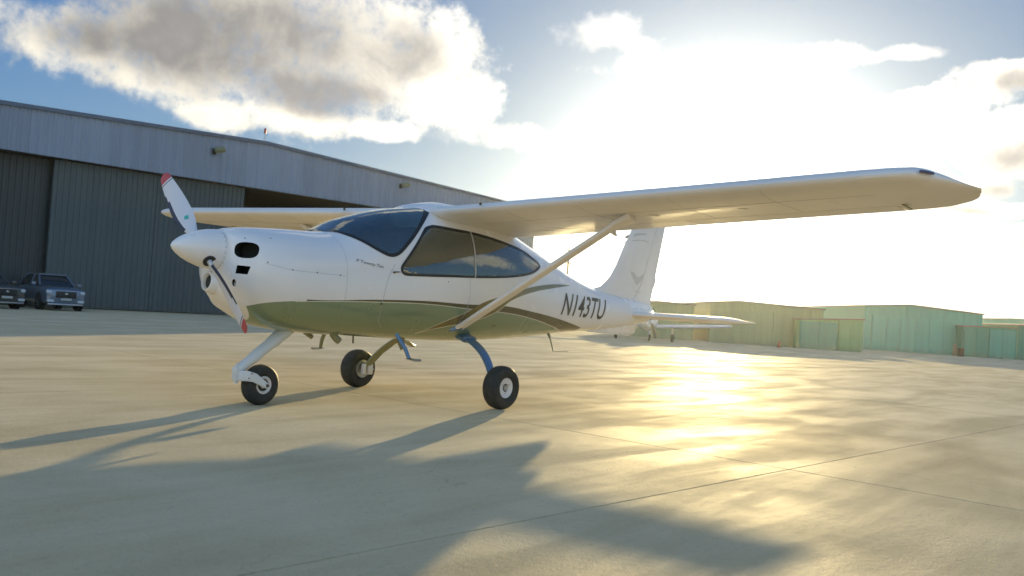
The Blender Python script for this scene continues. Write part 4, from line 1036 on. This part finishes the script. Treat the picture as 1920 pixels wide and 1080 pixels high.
# roof fairing between the wings
q = bmesh.new(); rs = []
for x, hw, z in ((2.60, .28, 1.955), (2.68, .36, 2.005), (2.85, .42, 2.045), (3.2, .44, 2.045), (3.6, .42, 1.995), (3.95, .34, 1.905), (4.15, .2, 1.85)):
    rs.append([(x, hw*math.copysign(abs(math.cos(a))**.8, math.cos(a)), z-.10+.10*math.sin(a)) for a in [2*math.pi*k/32 for k in range(32)]])
rings(q, rs); finish('roof_fairing', q, 'white', AIR)
# nose gear
q = bmesh.new()
tube(q, spline([(1.24, 0, .70), (1.06, 0, .565), (.86, 0, .415), (.735, 0, .325), (.715, 0, .305)], 4), [.060]*5+[.052]*4+[.044]*4+[.040]*4, 24); ng = finish('nose_leg', q, 'legwhite', AIR)
q = bmesh.new(); lathe(q, [(0, .0), (0, .030), (.01, .036), (.10, .038), (.11, .03), (.125, .03), (.13, .012), (.15, .012), (.15, 0)], (.697, 0, .215), (0, 0, 1), 24)
lathe(q, [(0, .0), (0, .02), (.02, .02), (.02, .0)], (.697, 0, .195), (0, 0, 1), 12); finish('pivot', q, 'legwhite', ng)
for s in (-1, 1):
    q = bmesh.new(); strap(q, [(.70, s*.030, .262), (.76, s*.082, .262), (.82, s*.092, .248), (.945, s*.094, .178), (.962, s*.094, .170)], [.090, .088, .080, .052, .040], .016, (0, 0, 1), 16); fk = finish('fork_arm', q, 'legwhite', ng)
    q = bmesh.new()
    for a, c, y_ in ((.785, .285, .098), (.762, .245, .092)): lathe(q, [(0, .006), (.006, .005)], (a, s*y_, c), (0, s, 0), 8)
    finish('bolts', q, 'ink', fk)
q = bmesh.new(); lathe(q, [(-.045, .070), (-.054, .078), (-.066, .10), (-.068, .130), (-.058, .155), (-.035, .172), (0, .179), (.035, .172), (.058, .155), (.068, .130), (.066, .10), (.054, .078), (.045, .070)], (.948, 0, .178), (0, 1, 0), 52)
nw = finish('nose_wheel', q, 'rubber', AIR)
q = bmesh.new()
for s in (-1, 1): lathe(q, [(.02, .075), (.042, .076), (.056, .078), (.058, .07), (.050, .058), (.038, .048), (.044, .03), (.05, .02), (.05, 0)], (.948, 0, .178), (0, s, 0), 36)
finish('rim', q, 'rim', nw)
q = bmesh.new(); lathe(q, [(-.112, 0), (-.112, .014), (.112, .014), (.112, 0)], (.948, 0, .178), (0, 1, 0), 12); finish('axle', q, 'ink', nw)
# belly fittings
q = bmesh.new(); tube(q, [(1.58, -.14, .70), (1.61, -.15, .635), (1.65, -.15, .60), (1.675, -.15, .585)], .034, 16); finish('exhaust_pipe', q, 'olive', AIR)
q = bmesh.new(); tube(q, [(1.45, .10, .66), (1.56, .10, .60)], .022, 12); finish('drain_pipe', q, 'olive', AIR)
q = bmesh.new(); tube(q, [(1.98, 0, .64), (1.985, 0, .555)], .008, 8); finish('belly_drain', q, 'ink', AIR)
q = bmesh.new(); strap(q, [(2.62, 0, .63), (2.64, 0, .56), (2.66, 0, .505)], [.12, .09, .06], [.02, .016, .012], (1, 0, 0)); finish('blade_antenna', q, 'olive', AIR)
q = bmesh.new(); strap(q, [(5.15, -.02, .73), (5.20, -.02, .66), (5.28, -.02, .50)], [.06, .03, .012], .008, (1, 0, 0)); tube(q, [(5.28, -.02, .50), (5.60, -.02, .503)], .003, 6); finish('whip_antenna', q, 'olive', AIR)
q = bmesh.new(); rings(q, [[(5.85, -.03, .80), (7.32, -.03, .98), (7.32, .03, .98), (5.85, .03, .80)], [(5.95, -.012, .775), (7.25, -.012, .775), (7.25, .012, .775), (5.95, .012, .775)], [(6.05, -.01, .765), (7.10, -.01, .735), (7.10, .01, .735), (6.05, .01, .765)]])
bmesh.ops.bevel(q, geom=q.edges[:], offset=.008, segments=2, affect='EDGES'); finish('ventral_fin', q, 'white', AIR)
# fin and rudder
FS = [((6.02, 0, 1.32), (7.66, 0, 1.16), .35), ((6.30, 0, 1.385), (7.68, 0, 1.30), .55), ((6.52, 0, 1.53), (7.72, 0, 1.46), .8), ((6.66, 0, 1.70), (7.77, 0, 1.65), 1), ((6.84, 0, 1.99), (7.85, 0, 1.93), 1), ((7.04, 0, 2.27), (7.93, 0, 2.23), 1), ((7.26, 0, 2.60), (8.02, 0, 2.585), .95), ((7.36, 0, 2.65), (8.02, 0, 2.645), .5)]
q = foil_loft(FS, 0, .655, t=.095, cam=0, up_ax=(0, -1, 0)); fin = finish('fin', q, 'wing', AIR)
q = foil_loft(FS, .668, 1, t=.095, cam=0, up_ax=(0, -1, 0)); rud = finish('rudder', q, 'wing', AIR)
q = bmesh.new(); strap(q, [(7.70, 0, 1.46), (7.76, 0, 1.60)], .07, .012, (1, 0, 0)); finish('trim_tab', q, 'wing', rud)
q = bmesh.new(); rs = []
for x, hw, z, hh in ((6.75, .085, 1.17, .10), (7.1, .075, 1.15, .10), (7.45, .055, 1.13, .09), (7.70, .02, 1.12, .05)):
    rs.append([(x, hw*math.cos(2*math.pi*k/20), z+hh*math.sin(2*math.pi*k/20)) for k in range(20)])
rings(q, rs); finish('tail_cone', q, 'white', AIR)
# emblem, small word and curved bands on the fin
def finpt(x, z, off, s):
    # half thickness of the fin section at (x, z)
    fs = FS
    for a, b in zip(fs, fs[1:]):
        za, zb_ = (a[0][2]+a[1][2])/2, (b[0][2]+b[1][2])/2
        if za <= z <= zb_: 
            t = (z-za)/(zb_-za); le = a[0][0]+(b[0][0]-a[0][0])*t; te = a[1][0]+(b[1][0]-a[1][0])*t; k = a[2]+(b[2]-a[2])*t; break
    else: le, te, k = 7.3, 8.02, .9
    u = max(.001, min(1, (x-le)/(te-le))); y = 5*.095*(.2969*math.sqrt(u)-.126*u-.3516*u*u+.2843*u**3-.1030*u**4)*(te-le)*k
    return Vector((x, s*(y+off), z))
def fin_poly(name, pts, mt, s, off=.0025):
    q = bmesh.new(); q.faces.new([q.verts.new((x, 0, z)) for x, z in pts])
    bmesh.ops.triangulate(q, faces=q.faces[:])
    for i in range(30):
        bmesh.ops.bisect_plane(q, geom=q.verts[:]+q.edges[:]+q.faces[:], plane_co=(6.8+i*.04, 0, 0), plane_no=(1, 0, 0))
    for v in q.verts: v.co = finpt(v.co.x, v.co.z, off, s)
    return finish(name, q, mt, fin, smooth=False)
for s in (-1, 1):
    fin_poly('wing_emblem', [(6.96, 1.64), (7.05, 1.635), (7.13, 1.595), (7.175, 1.565), (7.20, 1.585), (7.23, 1.575), (7.30, 1.615), (7.39, 1.63), (7.36, 1.565), (7.29, 1.51), (7.22, 1.47), (7.18, 1.455), (7.13, 1.48), (7.07, 1.53), (7.00, 1.585)], 'inkpale', s)
    up_ = [(6.86+.08*i, 2.085+.125*math.sin(math.pi*(.12+.38*i/6))-.0) for i in range(7)]
    fin_poly('fin_band', up_+[(x, z-.045+.004*i) for i, (x, z) in enumerate(up_)][::-1], 'inkpale', s)
    dn_ = [(6.845+.085*i, 2.01+.10*math.sin(math.pi*(.1+.55*i/7))) for i in range(8)]
    fin_poly('fin_band', dn_+[(x, z-.012) for x, z in dn_][::-1], 'inkpale', s)
lettering('P2010', 'model_mark', lambda u, v: finpt(7.13+.20*u, 1.355-.01*u+.035*v, .003, -1), 'inkpale', fin, 0)
# stabilator
for s in (-1, 1):
    zz = 1.035
    SS = [((7.00, s*.06, zz), (7.76, s*.06, zz-.012), 1), ((7.02, s*.8, zz), (7.75, s*.8, zz-.012), 1), ((7.05, s*1.42, zz), (7.74, s*1.42, zz-.012), .95), ((7.12, s*1.52, zz), (7.73, s*1.50, zz-.012), .8), ((7.30, s*1.60, zz-.008), (7.71, s*1.59, zz-.012), .6), ((7.50, s*1.655, zz-.012), (7.68, s*1.65, zz-.013), .3)]
    q = foil_loft(SS, 0, .86, t=.135, cam=0); sb = finish('stabilator', q, 'wing', AIR)
    q = foil_loft([((a[0], a[1]*1, a[2]), b, c) for a, b, c in SS[:3]], .87, 1, t=.11, cam=0); finish('trim_tab', q, 'wing', sb)

# ------------------------------------------------------------ haze volume added to give the lens veil glow around the sun
bm = bmesh.new(); box(bm, -330, 330, -330, 330, -1.2, 14)
hz_m = bpy.data.materials.new('veil haze'); hz_m.use_nodes = True; k = NT(hz_m.node_tree)
v = k.new('ShaderNodeVolumePrincipled'); o = k.new('ShaderNodeOutputMaterial'); k.l.new(v.outputs[0], o.inputs['Volume'])
v.inputs['Color'].default_value = (.95, .95, .9, 1); v.inputs['Density'].default_value = .0002; v.inputs['Anisotropy'].default_value = .78
haze = finish('haze', bm, hz_m, smooth=False); tag(haze, kind='stuff')
